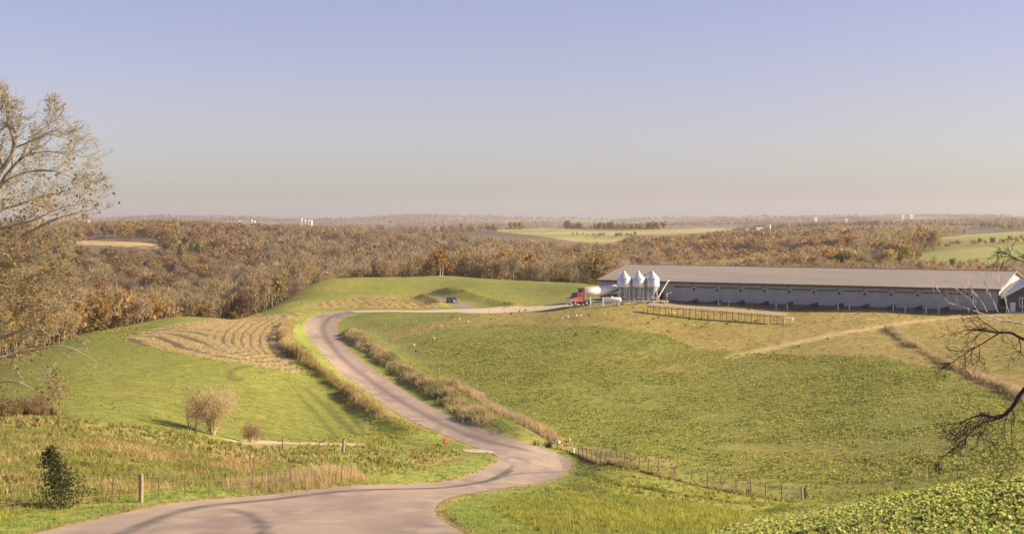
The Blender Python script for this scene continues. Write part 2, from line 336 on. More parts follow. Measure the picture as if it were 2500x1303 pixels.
def mat(name, c, rough=.6, metal=0.0, var=.12, scale=3.0, bump_s=0.0, streak=None, spec=.4, ribs=None):
    m, t, b = nodes(name); L = t.links.new
    tc = N(t, 'ShaderNodeTexCoord'); mp = N(t, 'ShaderNodeMapping'); L(tc.outputs['Object'], mp.inputs[0])
    if streak: mp.inputs['Scale'].default_value = streak
    nz = N(t, 'ShaderNodeTexNoise'); nz.inputs['Scale'].default_value = scale; nz.inputs['Detail'].default_value = 5; L(mp.outputs[0], nz.inputs['Vector'])
    mr = N(t, 'ShaderNodeMapRange'); mr.inputs[1].default_value = .3; mr.inputs[2].default_value = .7; mr.inputs[3].default_value = 1 - var; mr.inputs[4].default_value = 1 + var; L(nz.outputs[0], mr.inputs[0])
    sc = N(t, 'ShaderNodeVectorMath', operation='SCALE'); sc.inputs[0].default_value = c; L(mr.outputs[0], sc.inputs['Scale']); L(sc.outputs[0], b.inputs['Base Color'])
    b.inputs['Roughness'].default_value = rough; b.inputs['Metallic'].default_value = metal; b.inputs['Specular IOR Level'].default_value = spec
    h = None
    if ribs:
        wv = N(t, 'ShaderNodeTexWave', wave_type='BANDS', bands_direction=ribs[0]); wv.inputs['Scale'].default_value = ribs[1]; L(tc.outputs['Object'], wv.inputs[0]); h = wv.outputs[1]; dd = ribs[2]
    elif bump_s: h = nz.outputs[0]; dd = bump_s
    if h is not None:
        bp = N(t, 'ShaderNodeBump'); bp.inputs['Distance'].default_value = dd; L(h, bp.inputs['Height']); L(bp.outputs[0], b.inputs['Normal'])
    return m
MG = ground_mat('ground_cover'); ML = leaf_mat('leaves', .5); MB_ = leaf_mat('bark_and_twigs', .0)

# ------------------------------------------------------------------ the ground sheet
idx = np.arange(NY * NT).reshape(NY, NT)
Q = np.stack([idx[:-1, :-1], idx[:-1, 1:], idx[1:, 1:], idx[1:, :-1]], -1).reshape(-1, 4)
ground = obj_of('ground', npmesh('ground', np.c_[xs, ys, HGs], Q, col, [MG], True, 4)); tag(ground, kind='structure', label='rolling farm ground of pasture, cropland and wooded valley', cat='ground')

# roads as sheets draped just above the ground
def ribbon(name, Lp, Rp, m, nx=10, lift=.03, colf=None, label=None):
    n = len(Lp); f = np.linspace(0, 1, nx); P = Lp[:, None, :2] * (1 - f)[None, :, None] + Rp[:, None, :2] * f[None, :, None]
    x = P[..., 0].ravel(); y = P[..., 1].ravel(); sv = HG; 
    globals()['HG'] = HB; z = Hq(x, y) + lift; globals()['HG'] = sv
    i = np.arange(n * nx).reshape(n, nx); q = np.stack([i[:-1, :-1], i[:-1, 1:], i[1:, 1:], i[1:, :-1]], -1).reshape(-1, 4)
    o = obj_of(name, npmesh(name, np.c_[x, y, z], q, colf(x, y, np.tile(f, n)), [m], True, 4)); tag(o, kind='structure', label=label, cat='road'); return o
MR = ground_mat('worn_asphalt', ((.5, .08), (9.0, .1)), .02, .8)
marks = [spline(Gs(p), 5) for p in ([(300,1312),(345,1290),(420,1262),(500,1243),(640,1228),(800,1208),(1000,1198),(1180,1180),(1250,1150)],
    [(640,1320),(640,1290),(615,1268),(575,1253),(540,1249)], [(1060,1236),(1130,1240)], [(1180,1180),(1260,1160),(1392,1148)], [(1200,1172),(1255,1140)])]
centre = (rl + rr) / 2; wear = spline(np.array([.45 * a_ + .55 * b_ for a_, b_ in zip(Gs(RL[8:]), Gs(RR[8:]))]), 4)
def roadcol(x, y, f):
    c = np.tile(A(.37, .285, .22), (len(x), 1)); c = mixc(c, A(.27, .205, .175), (fbm(x / 4, y / 12, 5) - .42) * 3.5); c = mixc(c, A(.40, .32, .24), (fbm(x / 1.1 + 9, y / 2.6, 4) - .54) * 5)
    d, _, _ = pdist(x, y, wear); c = mixc(c, A(.17, .13, .125), np.exp(-(d / .8) ** 2) * .75)
    for k, L_ in enumerate(marks):
        d, _, _ = pdist(x, y, L_); c = mixc(c, A(.085, .08, .07), np.exp(-(d / (.30 if k < 2 else .2)) ** 4) * (.8 if k < 2 else .6) * np.clip(.5 + fbm(x / .8, y / 1.5, 2), 0, 1))
    return mixc(c, A(.45, .36, .22), np.clip((.05 - np.minimum(f, 1 - f)) * 12, 0, .5))
ribbon('road', spline(rl, 3), spline(rr, 3), MR, 48, .03, roadcol, 'worn pale asphalt road bending through the valley')
ribbon('road', fl, fr, MR, 12, .03, lambda x, y, f: np.tile(A(.32, .25, .21), (len(x), 1)), 'far stretch of road passing behind the mound')
ribbon('driveway', dt, db, ground_mat('pale_gravel', ((.7, .12), (6, .15)), .03, .9), 12, .05, lambda x, y, f: np.tile(A(.62, .50, .33), (len(x), 1)), 'pale gravel driveway leading to the long barn')
pl_ = spline(Gs([(1128,1097),(1160,1096),(1200,1104)]), 4); pr_ = spline(Gs([(1135,1103),(1170,1106),(1212,1110)]), 4)
ribbon('gravel_apron', pl_, pr_, bpy.data.materials['pale_gravel'], 4, .045, lambda x, y, f: np.tile(A(.55, .44, .32), (len(x), 1)), 'small gravel apron beside the road bend')

# ------------------------------------------------------------------ mesh collector for built things
class M:
    def __init__(s): s.v = []; s.f = []
    def add(s, V, Fc):
        b = len(s.v); s.v += [tuple(p) for p in V]; s.f += [tuple(i + b for i in f) for f in Fc]; return s
    def box(s, x0, x1, y0, y1, z0, z1):
        return s.add([(x0,y0,z0),(x1,y0,z0),(x1,y1,z0),(x0,y1,z0),(x0,y0,z1),(x1,y0,z1),(x1,y1,z1),(x0,y1,z1)],
                     [(0,3,2,1),(4,5,6,7),(0,1,5,4),(1,2,6,5),(2,3,7,6),(3,0,4,7)])
    def prism(s, prof, a0, a1, axis='y'):
        """extrude a closed profile (list of 2-D points) along an axis"""
        n = len(prof)
        def p(q, a): return {'y': (q[0], a, q[1]), 'x': (a, q[0], q[1]), 'z': (q[0], q[1], a)}[axis]
        V = [p(q, a0) for q in prof] + [p(q, a1) for q in prof]
        return s.add(V, [tuple(range(n))[::-1], tuple(range(n, 2 * n))] + [(i, (i + 1) % n, n + (i + 1) % n, n + i) for i in range(n)])
    def tube(s, pts, rad, n=8, cap=True):
        pts = [np.array(p, float) for p in pts]; rad = rad if hasattr(rad, '__len__') else [rad] * len(pts); V = []; Fc = []
        for i, p in enumerate(pts):
            d = pts[min(i + 1, len(pts) - 1)] - pts[max(i - 1, 0)]; d /= np.linalg.norm(d) + 1e-9
            a = np.cross(d, (0, 0, 1) if abs(d[2]) < .95 else (1, 0, 0)); a /= np.linalg.norm(a); b = np.cross(d, a)
            V += [p + rad[i] * (math.cos(2 * math.pi * k / n) * a + math.sin(2 * math.pi * k / n) * b) for k in range(n)]
        for i in range(len(pts) - 1):
            for k in range(n): Fc.append((i * n + k, i * n + (k + 1) % n, (i + 1) * n + (k + 1) % n, (i + 1) * n + k))
        if cap: Fc += [tuple(range(n))[::-1], tuple(range((len(pts) - 1) * n, len(pts) * n))]
        return s.add(V, Fc)
    def lathe(s, prof, n=24, c=(0, 0, 0)):
        V = []; Fc = []
        for r, z in prof: V += [(c[0] + r * math.cos(2 * math.pi * k / n), c[1] + r * math.sin(2 * math.pi * k / n), c[2] + z) for k in range(n)]
        for i in range(len(prof) - 1):
            for k in range(n): Fc.append((i * n + k, i * n + (k + 1) % n, (i + 1) * n + (k + 1) % n, (i + 1) * n + k))
        return s.add(V, Fc + [tuple(range(n))[::-1], tuple(range((len(prof) - 1) * n, len(prof) * n))])
    def build(s, name, m, parent=None, label=None, smooth=False, bevel=0):
        me = bpy.data.meshes.new(name); me.from_pydata([tuple(map(float, p)) for p in s.v], [], s.f); me.materials.append(m)
        if smooth:
            for p in me.polygons: p.use_smooth = len(p.vertices) == 4
        o = obj_of(name, me, parent)
        if bevel:
            md = o.modifiers.new('bevel', 'BEVEL'); md.width = bevel; md.segments = 2; md.limit_method = 'ANGLE'
        if label: o['label'] = label
        return o
def ell(c, r, n=10, m_=7, tilt=0.0):
    V = []; Fc = []
    for i in range(m_ + 1):
        th = math.pi * i / m_
        for k in range(n):
            ph = 2 * math.pi * k / n; x, y, z = math.cos(th), math.sin(th) * math.cos(ph), math.sin(th) * math.sin(ph)
            x *= r[0]; y *= r[1]; z *= r[2]; V.append((c[0] + x * math.cos(tilt) - z * math.sin(tilt), c[1] + y, c[2] + x * math.sin(tilt) + z * math.cos(tilt)))
    for i in range(m_):
        for k in range(n): Fc.append((i * n + k, i * n + (k + 1) % n, (i + 1) * n + (k + 1) % n, (i + 1) * n + k))
    return V, Fc

# ------------------------------------------------------------------ scattering of grass, crop and reeds
def blades(n, h, w, spread, lean=.35, seed=0, bend=True):
    r = np.random.default_rng(seed); V = []; T = []; S = []
    for k in range(n):
        a = r.uniform(0, 6.283); d = r.uniform(0, spread) ** 1.0; bx, by = d * math.cos(a), d * math.sin(a)
        hh = h * r.uniform(.55, 1.1); la = r.uniform(0, 6.283); lx, ly = lean * hh * r.uniform(.1, 1) * math.cos(la), lean * hh * r.uniform(.1, 1) * math.sin(la)
        wa = r.uniform(0, 3.14); wx, wy = w * math.cos(wa) / 2, w * math.sin(wa) / 2; b = len(V); sh = r.uniform(.75, 1.2)
        V += [(bx - wx, by - wy, -.03), (bx + wx, by + wy, -.03), (bx + lx * .4 + wx * .8, by + ly * .4 + wy * .8, hh * .6), (bx + lx * .4 - wx * .8, by + ly * .4 - wy * .8, hh * .6), (bx + lx, by + ly, hh)]
        T += [(b, b + 1, b + 2), (b, b + 2, b + 3), (b + 3, b + 2, b + 4)]; S += [sh] * 5
    return np.array(V), np.array(T), np.array(S)
def leafclump(n, size, h, seed=0):
    """broad crop leaves arching out of one crown"""
    r = np.random.default_rng(seed); V = []; T = []; S = []
    for k in range(n):
        a = 6.283 * k / n + r.uniform(-.4, .4); L_ = size * r.uniform(.7, 1.15); hh = h * r.uniform(.6, 1.1); c, s_ = math.cos(a), math.sin(a); w_ = L_ * .42; b = len(V)
        V += [(0, 0, 0), (c * L_ * .55 - s_ * w_, s_ * L_ * .55 + c * w_, hh * .85), (c * L_ * .55 + s_ * w_, s_ * L_ * .55 - c * w_, hh * .85 * r.uniform(.7, 1.1)), (c * L_, s_ * L_, hh * r.uniform(.5, .95))]
        T += [(b, b + 2, b + 1), (b + 1, b + 2, b + 3)]; S += [r.uniform(.75, 1.2)] * 4
    return np.array(V), np.array(T), np.array(S)
def scatter(name, temps, x, y, sc, cols, m=None, label=None, cat=None, kind='stuff', zoff=0.0, z=None, zs=None, extra=None):
    n = len(x); z = (Hq(x, y) if z is None else z) + zoff; ti = RNG.integers(0, len(temps), n); a = RNG.uniform(0, 6.283, n); VV = []; TT = []; CC = []; b = 0
    zs = sc if zs is None else zs
    for k, (V, T, S) in enumerate(temps):
        i = np.nonzero(ti == k)[0]
        if len(i) == 0: continue
        ca, sa = np.cos(a[i])[:, None], np.sin(a[i])[:, None]; s_ = sc[i][:, None]
        X = x[i][:, None] + s_ * (V[None, :, 0] * ca - V[None, :, 1] * sa); Y = y[i][:, None] + s_ * (V[None, :, 0] * sa + V[None, :, 1] * ca); Zz = z[i][:, None] + zs[i][:, None] * V[None, :, 2]
        VV.append(np.stack([X, Y, Zz], -1).reshape(-1, 3)); TT.append((T[None] + (np.arange(len(i)) * len(V))[:, None, None]).reshape(-1, 3) + b)
        if S.ndim == 1: CC.append((cols[i][:, None, :] * S[None, :, None]).reshape(-1, 3))
        else: CC.append((cols[i][:, None, :] * S[None]).reshape(-1, 3))
        b += len(i) * len(V)
    o = obj_of(name, npmesh(name, np.concatenate(VV), np.concatenate(TT), np.concatenate(CC), [m or ML]))
    return tag(o, kind=kind, label=label, cat=cat)
def fill(P, dens_, minD=0, maxD=9e9):
    lo = P.min(0); hi = P.max(0); lo = np.maximum(lo, [-1e9, minD]); hi = np.minimum(hi, [1e9, maxD]); n = int((hi - lo).prod() * dens_)
    q = RNG.random((max(n, 1), 2)) * (hi - lo) + lo
    q = q[(np.abs(q[:, 0] / q[:, 1]) < .40)]; return q[inpoly(q[:, 0], q[:, 1], P)].T
def vary(c, n, k=.15, j=.06): 
    return np.clip(np.asarray(c) * (1 + RNG.normal(0, k, (n, 1))) * (1 + RNG.normal(0, j, (n, 3))), .01, .9)
offroad = lambda x, y: ~roadmask(x, y)

# crop of broad leaves over the right-hand field
lc = [leafclump(6, .17, .19, s) for s in range(5)]
x, y = fill(Z['crop'], 5.0)
k = fbm(x / 9, y / 9, 3) + .5 * (fbm(x / 40 + 5, y / 40, 2) - .5) + RNG.normal(0, .12, len(x)) > .31; x, y = x[k], y[k]
n = len(x); cn = fbm(x / 25, y / 25, 3)[:, None]
dkm = RNG.random(n) < .10 + .8 * np.clip(fbm(x / 3.5, y / 6, 3) - .47, 0, 1) * 2; cb = np.where(dkm[:, None], A(.38, .42, .11), A(.58, .60, .155))
scatter('leafy_crop', lc, x, y, RNG.uniform(.6, 1.25, n) * np.where(dkm, 1.35, 1.0), cb * (1 + RNG.normal(0, .14, (n, 1))) * (1 - .2 * cn) + A(.12, .06, .01) * (cn - .4), label='leafy green fodder crop covering the right hand field', cat='crop')
x, y = fill(Z['cropnear'], 44, 28, 120); n = len(x)
scatter('leafy_crop', [leafclump(9, .11, .22, s + 40) for s in range(6)], x, y, RNG.uniform(.6, 1.2, n), vary(A(.52, .55, .16), n, .12), label='tall leafy crop on the near hillside', cat='crop')
# sparse rank tufts over the trampled yard and its edges
x, y = fill(Z['yard'], .35); k = pdist(x, y, trackc)[0] > 1.8; x, y = x[k], y[k]; n = len(x); tf = [blades(9, .22, .05, .22, .8, s) for s in range(4)]
scatter('trampled_grass', tf, x, y, RNG.uniform(.6, 1.5, n), vary(A(.42, .34, .14), n, .25), label='short trampled yellow grass of the hen yard', cat='grass')
# meadow and verge grass
t_n = [blades(11, .24, .030, .17, .6, s + 10) for s in range(6)]; t_f = [blades(7, .30, .10, .34, .7, s + 20) for s in range(4)]
def grass_band(name, y0, y1, dn, temps, label, s0=.6, s1=1.3):
    n = int((y1 ** 2 - y0 ** 2) / 2 * .80 * dn); yy = np.sqrt(RNG.uniform(y0 ** 2, y1 ** 2, n)); xx = RNG.uniform(-.4, .4, n) * yy
    v_ = offroad(xx, yy) & ~inpoly(xx, yy, Z['crop']) & ~inpoly(xx, yy, Z['cropnear']) & ~inpoly(xx, yy, Z['yard']) & ~inpoly(xx, yy, Z['stub']) & (pdist(xx, yy, lane)[0] > .9) & ~((pdist(xx, yy, lane)[0] < 5) & (yy < lane[:, 1].mean())); xx, yy = xx[v_], yy[v_]
    me_ = inpoly(xx, yy, Z['meadow']); fi_ = inpoly(xx, yy, Z['field']); n = len(xx)
    d1 = pdist(xx, yy, rlc[::3])[0]; d2 = pdist(xx, yy, rrc[::3])[0]; dd = np.minimum(d1, d2)
    nn = fbm(xx / 5, yy / 8, 4); c = mixc(np.tile(A(.34, .37, .09), (n, 1)), YELG * 1.5, (nn - .4) * 4)
    c = np.where(me_[:, None], mixc(mixc(np.tile(A(.35, .36, .10), (n, 1)), A(.55, .43, .19), (nn - .50) * 6), A(.42, .27, .12), (fbm(xx / 1.5, yy / 1.5, 2) - .6) * 3), c)
    c = mixc(c, A(.34, .41, .10), np.clip((3.4 - dd) / 1.0, 0, 1)); c = mixc(c, A(.45, .34, .16), np.clip((.75 - dd) / .4, 0, 1) * .8)
    s_ = RNG.uniform(s0, s1, n) * np.where(fi_, .45, 1.0) * np.where(dd < 3.2, .55, 1.0) * np.where(me_, 1.25, .9) * (.6 + .9 * nn) * (.35 + 1.3 * fbm(xx / 1.8 + 5, yy / 1.8, 2))
    return scatter(name, temps, xx, yy, s_, c * (1 + RNG.normal(0, .13, (n, 1))), label=label, cat='grass')
grass_band('grass', 40, 105, 9, t_n, 'tufted green and straw coloured grass beside the near road')
grass_band('grass', 105, 250, 1.6, t_f, 'pasture grass on the middle slopes', .5, 1.0)
# tall dry reeds on the two banks beside the road, and along the fences
reed = [blades(16, 1.35, .05, .32, .35, s + 60) for s in range(6)]; weed = [blades(14, 1.25, .07, .38, .5, s + 80) for s in range(6)]
def strip(name, L_, width, dn, temps, colr, label, s0=.7, s1=1.15, off=0.0, taper=4.0, noise=.6, cat='grass'):
    d = np.sqrt(((L_[1:, :2] - L_[:-1, :2]) ** 2).sum(1)); tot = d.sum(); n = int(tot * width * dn); a = RNG.uniform(0, tot, n); cs = np.r_[0, np.cumsum(d)]
    i = np.clip(np.searchsorted(cs, a) - 1, 0, len(d) - 1); f = (a - cs[i]) / d[i]; p = L_[i, :2] * (1 - f)[:, None] + L_[i + 1, :2] * f[:, None]
    tn = (L_[i + 1, :2] - L_[i, :2]) / d[i][:, None]; o_ = RNG.normal(0, width / 3.2, n) + off; x = p[:, 0] + tn[:, 1] * o_; y = p[:, 1] - tn[:, 0] * o_
    e = np.clip(np.minimum(a + .8, tot - a + .8) / taper, .25, 1) * np.clip(1.15 - (np.abs(o_ - off) / width) ** 2 * 1.2, .35, 1); nn = fbm(x / 3, y / 3, 3)
    k = nn > noise * .5; x, y, e, nn = x[k], y[k], e[k], nn[k]; n = len(x)
    c = mixc(np.tile(A(*colr[0]), (n, 1)), A(*colr[1]), (fbm(x / 4 + 30, y / 6, 3) - .42) * 6)
    s_ = RNG.uniform(s0, s1, n) * e * (.6 + .6 * nn) * (.45 + 1.1 * fbm(x / 7 + 70, y / 7, 2))
    return scatter(name, temps, x, y, s_, c * (1 + RNG.normal(0, .15, (n, 1))), label=label, cat=cat, zs=s_)
strip('tall_dry_grass', hedge_l, 1.9, 10, reed, ((.68, .52, .26), (.50, .39, .17)), 'tall straw coloured grass along the bank left of the road', .65, 1.1, taper=16)
strip('tall_weeds', hedge_r[:-7], 2.8, 10, weed, ((.62, .50, .27), (.38, .34, .14)), 'rank brown weeds on the bank right of the road', .45, .85, off=1.6, taper=7)
strip('tall_dry_grass', hedge_r[16:], 2.4, 7, reed, ((.66, .50, .29), (.54, .42, .22)), 'pale dry grass behind the weedy bank', .5, .85, off=-2.6)
strip('tall_dry_grass', berm_f, 3.0, 4, reed, ((.44, .37, .16), (.32, .32, .10)), 'low grass on the mound behind the far road', .3, .5)
strip('tall_dry_grass', berm_n, 1.5, 6, reed, ((.40, .31, .14), (.3, .26, .09)), 'short bank of grass before the far road', .35, .55)
fa_line = spline(Gs([(1362,1092),(1420,1110),(1500,1131),(1600,1158),(1700,1183),(1800,1203),(1900,1219),(1962,1222)]), 4)
strip('fence_grass', fa_line, .5, 14, reed, ((.66, .54, .32), (.45, .38, .18)), 'dry grass grown up along the foreground fence', .3, .5, taper=1)
fd_line = spline(Gs([(2168,800),(2212,832),(2262,862),(2350,905),(2440,945),(2500,972),(2560,1000)]), 4)
strip('fence_grass', fd_line, 1.6, 9, reed, ((.64, .51, .29), (.55, .43, .22)), 'straw coloured grass strip along the far right fence', .5, .8, taper=1)
cl_line = Gs([(560,1200),(640,1192),(720,1182),(800,1170),(868,1158)])
strip('tall_dry_grass', cl_line, 3.2, 10, [blades(16, .95, .035, .28, .4, s + 90) for s in range(5)], ((.56, .44, .22), (.42, .37, .15)), 'straggling dry grass beside the near fence', .45, .9)
cl2 = Gs([(778,1168),(820,1165),(862,1166)])
strip('pampas_clump', cl2, 2.6, 22, [blades(18, 1.5, .035, .25, .3, s + 95) for s in range(4)], ((.72, .58, .32), (.64, .5, .26)), 'pale tall dry grass clump near the road', .7, 1.05, taper=1.4)
strip('tall_weeds', Gs([(1295,1083),(1320,1086),(1345,1090)]), 1.4, 14, weed, ((.16, .13, .06), (.2, .16, .08)), 'dark weeds at the verge by the bend', .5, .8, taper=.6)
strip('tall_weeds', Gs([(1455,1205),(1480,1207)]), .8, 16, weed, ((.38, .27, .13), (.36, .25, .12)), 'small brown weed patch below the fence', .35, .6, taper=.4)
strip('tall_weeds', Gs([(-150,1030),(-40,1015),(60,1012),(135,1010)]), 3.4, 10, weed, ((.30, .2, .09), (.42, .31, .16)), 'brown brush under the oak at the left edge', .6, 1.0, taper=2)
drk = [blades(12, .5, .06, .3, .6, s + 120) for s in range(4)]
for q_, sc0 in (([(1408,1153),(1440,1160),(1470,1170),(1530,1186),(1600,1198)], .5), ([(1560,1188),(1640,1206),(1740,1220),(1850,1228),(1920,1230)], .6), ([(1378,1178),(1410,1187),(1450,1200)], .5), ([(1480,1214),(1530,1228),(1600,1238),(1700,1242)], .55), ([(1840,1262),(1880,1250),(1930,1240),(1990,1236)], .6)):
    strip('rank_grass', spline(Gs(q_), 4), 1.5, 12, drk, ((.22, .25, .07), (.30, .31, .09)), 'darker rank grass following a shallow furrow on the near slope', sc0 * .7, sc0, taper=3)
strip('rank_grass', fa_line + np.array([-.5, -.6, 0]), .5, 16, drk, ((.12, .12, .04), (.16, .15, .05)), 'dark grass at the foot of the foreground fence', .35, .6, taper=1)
# straw windrows on the stubble
x, y = fill(Z['stub'], 5.5); r_ = rowphase(x, y); k = r_ + RNG.normal(0, .10, len(x)) < .55; x, y = x[k], y[k]; n = len(x)
scatter('maize_stubble', [blades(7, .16, .07, .26, .9, s + 30) for s in range(5)], x, y, RNG.uniform(.5, 1.15, n), vary(A(.66, .50, .24), n, .2), label='straw coloured maize stubble lying in contour rows', cat='stubble')
x, y = fill(Z['stubfar'], 1.2); k = np.cos(pdist(x, y, fl)[0] * 2.6) < .35; x, y = x[k], y[k]; n = len(x)
scatter('maize_stubble', [blades(7, .2, .12, .3, .9, s + 35) for s in range(3)], x, y, RNG.uniform(.6, 1.2, n), vary(A(.42, .31, .13), n, .2), label='brown stubble strip beside the far road', cat='stubble')

# ------------------------------------------------------------------ trees
def prisms(segs, n=4):
    """segs rows: p0(3) p1(3) r0 r1 -> open tapered prisms"""
    S = np.asarray(segs, float); d = S[:, 3:6] - S[:, :3]; l = np.linalg.norm(d, axis=1, keepdims=True) + 1e-9; d = d / l
    ref = np.where(np.abs(d[:, 2:3]) < .9, np.array([[0, 0, 1.]]), np.array([[1., 0, 0]])); a = np.cross(d, ref); a /= np.linalg.norm(a, axis=1, keepdims=True); b = np.cross(d, a)
    an = np.arange(n) * 2 * math.pi / n; ring = a[:, None] * np.cos(an)[None, :, None] + b[:, None] * np.sin(an)[None, :, None]
    V = np.concatenate([S[:, None, :3] + ring * S[:, 6][:, None, None], S[:, None, 3:6] + ring * S[:, 7][:, None, None]], 1).reshape(-1, 3)
    k = np.arange(n); k2 = (k + 1) % n; T = np.concatenate([np.stack([k, k2, n + k2], -1), np.stack([k, n + k2, n + k], -1)])
    return V, (T[None] + (np.arange(len(S)) * 2 * n)[:, None, None]).reshape(-1, 3)
def grow(segs, tips, p, d, L, r, depth, rng, up=.15, spread=.7, kids=(2, 3), gn=.25, rmin=.012):
    p = np.array(p, float); d = np.array(d, float); d /= np.linalg.norm(d); st = 3
    for k in range(st):
        q = p + d * L / st; r2 = r * (1 - .28 / st * 1.0) if k < st - 1 else r * .74
        segs.append([*p, *q, r, r2]); p = q; r = r2
        d = d + rng.normal(0, gn, 3) + np.array([0, 0, up * .4]); d /= np.linalg.norm(d)
        if depth > 0 and k < st - 1 and rng.random() < .75:
            s = d + rng.normal(0, spread, 3); s /= np.linalg.norm(s); grow(segs, tips, p, s, L * rng.uniform(.5, .75), max(r * .5, rmin), depth - 1, rng, up, spread, kids, gn, rmin)
    if depth <= 0: tips.append([*p, *d]); return
    for k in range(rng.integers(kids[0], kids[1] + 1)):
        s = d + rng.normal(0, spread, 3) + np.array([0, 0, up]); s /= np.linalg.norm(s)
        grow(segs, tips, p, s, L * rng.uniform(.6, .85), max(r * rng.uniform(.6, .8), rmin), depth - 1, rng, up, spread, kids, gn, rmin)
def leaftris(P, size, rng, per=1, jit=.3):
    P = np.repeat(np.asarray(P)[:, :3], per, 0); n = len(P); c = P + rng.normal(0, jit, (n, 3)); a = rng.normal(0, 1, (n, 3)); a /= np.linalg.norm(a, axis=1, keepdims=True)
    b = np.cross(a, rng.normal(0, 1, (n, 3))); b /= np.linalg.norm(b, axis=1, keepdims=True) + 1e-9; s = size * rng.uniform(.5, 1.2, (n, 1))
    V = np.stack([c - a * s * .6, c + b * s * .42, c + a * s * .6, c - b * s * .42], 1).reshape(-1, 3); t = np.array([[0, 1, 2], [0, 2, 3]])
    return V, (t[None] + (np.arange(n) * 4)[:, None, None]).reshape(-1, 3)
# crown templates, unit = metres for a tree 12 m high; returns crown (V,T,S) and trunk (V,T)
def lobes(rng, h, R_, n):
    L_ = []
    for k in range(n):
        a = rng.uniform(0, 6.283); rr_ = R_ * rng.uniform(.1, .62); L_.append((rr_ * math.cos(a), rr_ * math.sin(a), h * rng.uniform(.42, .82), R_ * rng.uniform(.32, .52)))
    return L_
def make_tree(kind, seed, nl):
    rng = np.random.default_rng(seed); h = 12.0; V = []; T = []; S = []
    segs = []; tips = []
    if kind == 'bare':
        grow(segs, tips, (0, 0, 0), (rng.normal(0, .06), rng.normal(0, .06), 1), 3.4, .20, 3, rng, .34, .48, (2, 3), .12, .02)
        segs = np.array(segs); tips = np.array(tips); zt = tips[:, 2].max(); k = h / zt * .93; segs[:, :6] *= k; tips[:, :3] *= k
        n = nl; i = rng.integers(0, len(tips), n); o = tips[i, :3] + rng.normal(0, .75, (n, 3)) - tips[i, 3:] * rng.uniform(0, 1.6, (n, 1)); d = tips[i, 3:] + rng.normal(0, .55, (n, 3)) + [0, 0, .25]
        d /= np.linalg.norm(d, axis=1, keepdims=True); L_ = rng.uniform(.5, 1.3, (n, 1)); wd = np.cross(d, rng.normal(0, 1, (n, 3))); wd /= np.linalg.norm(wd, axis=1, keepdims=True) + 1e-9
        wd *= rng.uniform(.05, .13, (n, 1)); V = np.stack([o - wd, o + wd, o + d * L_], 1).reshape(-1, 3); T = np.arange(3 * n).reshape(n, 3)
        S = np.repeat(rng.uniform(.75, 1.25, n), 3)
    elif kind == 'leafy':
        R_ = rng.uniform(4.2, 5.2); grow(segs, tips, (0, 0, 0), (rng.normal(0, .06), 0, 1), 3.2, .24, 2, rng, .3, .5, (2, 3), .12, .03)
        segs = np.array(segs); segs[:, :6] *= h / np.array(tips)[:, 2].max() * .85; LB = lobes(rng, h, R_, 13); P = []
        for k in range(nl):
            cx, cy, cz_, r_ = LB[rng.integers(0, len(LB))]; v = rng.normal(0, 1, 3); v /= np.linalg.norm(v); P.append([cx + v[0] * r_ * rng.uniform(.6, 1.05), cy + v[1] * r_ * rng.uniform(.6, 1.05), cz_ + v[2] * r_ * .85])
        V, T = leaftris(P, .85, rng, 1, .12); S = np.repeat(rng.uniform(.7, 1.25, nl), 4)
    else:
        segs = np.array([[0, 0, 0, 0, 0, h, .2, .03]]); P = []
        for k in range(nl):
            z = rng.uniform(.8, h); rr_ = 2.6 * (1 - z / h) ** .8 * rng.uniform(.35, 1.0) + .15; a = rng.uniform(0, 6.283); P.append([rr_ * math.cos(a), rr_ * math.sin(a), z])
        V, T = leaftris(P, .7, rng, 1, .1); S = np.repeat(rng.uniform(.7, 1.25, nl), 4)
    tv, tt = prisms(segs, 4); return np.array(V), np.array(T), np.array(S), tv, tt
BARK = A(.27, .215, .15)
PAL = {'bare': [A(.42, .33, .195), A(.44, .345, .19), A(.35, .29, .19), A(.48, .38, .235), A(.41, .36, .19)], 'leafy': [A(.40, .24, .09), A(.36, .23, .09), A(.42, .29, .10), A(.34, .26, .11), A(.44, .35, .12), A(.29, .19, .10)], 'conifer': [A(.12, .19, .07)]}
def pxof(x, y, z): return 1250 + x / y * F, HZ - (z - CZ) / y * F
# where the wood begins behind the near fields, by column
_us = [-700, 0, 200, 430, 640, 740, 770, 800, 1080, 1300, 1400, 1470, 1500, 2000, 2600, 3300]; _ds = [215, 222, 268, 325, 372, 400, 470, 497, 500, 488, 478, 440, 425, 405, 400, 400]
keep = {k: np.array(v, float) for k, v in KEEP.items()}; keepD = {'farA': 1480, 'farB': 1100, 'farC': 760, 'farD': 1090}
cand = []
def ring(y0, y1, area):
    n = int(.86 * (y1 ** 2 - y0 ** 2) / 2 / area); y = np.sqrt(RNG.uniform(y0 ** 2, y1 ** 2, n)); x = RNG.uniform(-.43, .43, n) * y; return x, y
for y0, y1, ar in ((215, 420, 22), (420, 700, 34), (700, 1100, 55), (1100, 1800, 85), (1800, 3000, 260), (3000, 5200, 900), (5200, 8200, 2600)):
    x, y = ring(y0, y1, ar); u = 1250 + x / y * F; ok = y > np.interp(u, _us, _ds) + RNG.uniform(0, 14, len(y))
    for k in ('farA', 'farB', 'farC', 'farD', 'farE'): ok &= ~inpoly(x, y, Z[k])
    if y0 >= 1800: ok &= fbm(x / 260 + 3, y / 700, 3) > (.44 if y0 < 3000 else .47)
    # a gentle thinning along the far edges so that clearings read
    cand.append(np.c_[x[ok], y[ok]])
P = np.concatenate(cand); x, y = P.T; z = Hq(x, y); u = 1250 + x / y * F
nz = fbm(x / 70, y / 110, 3); nz2 = fbm(x / 220 + 50, y / 330, 2)
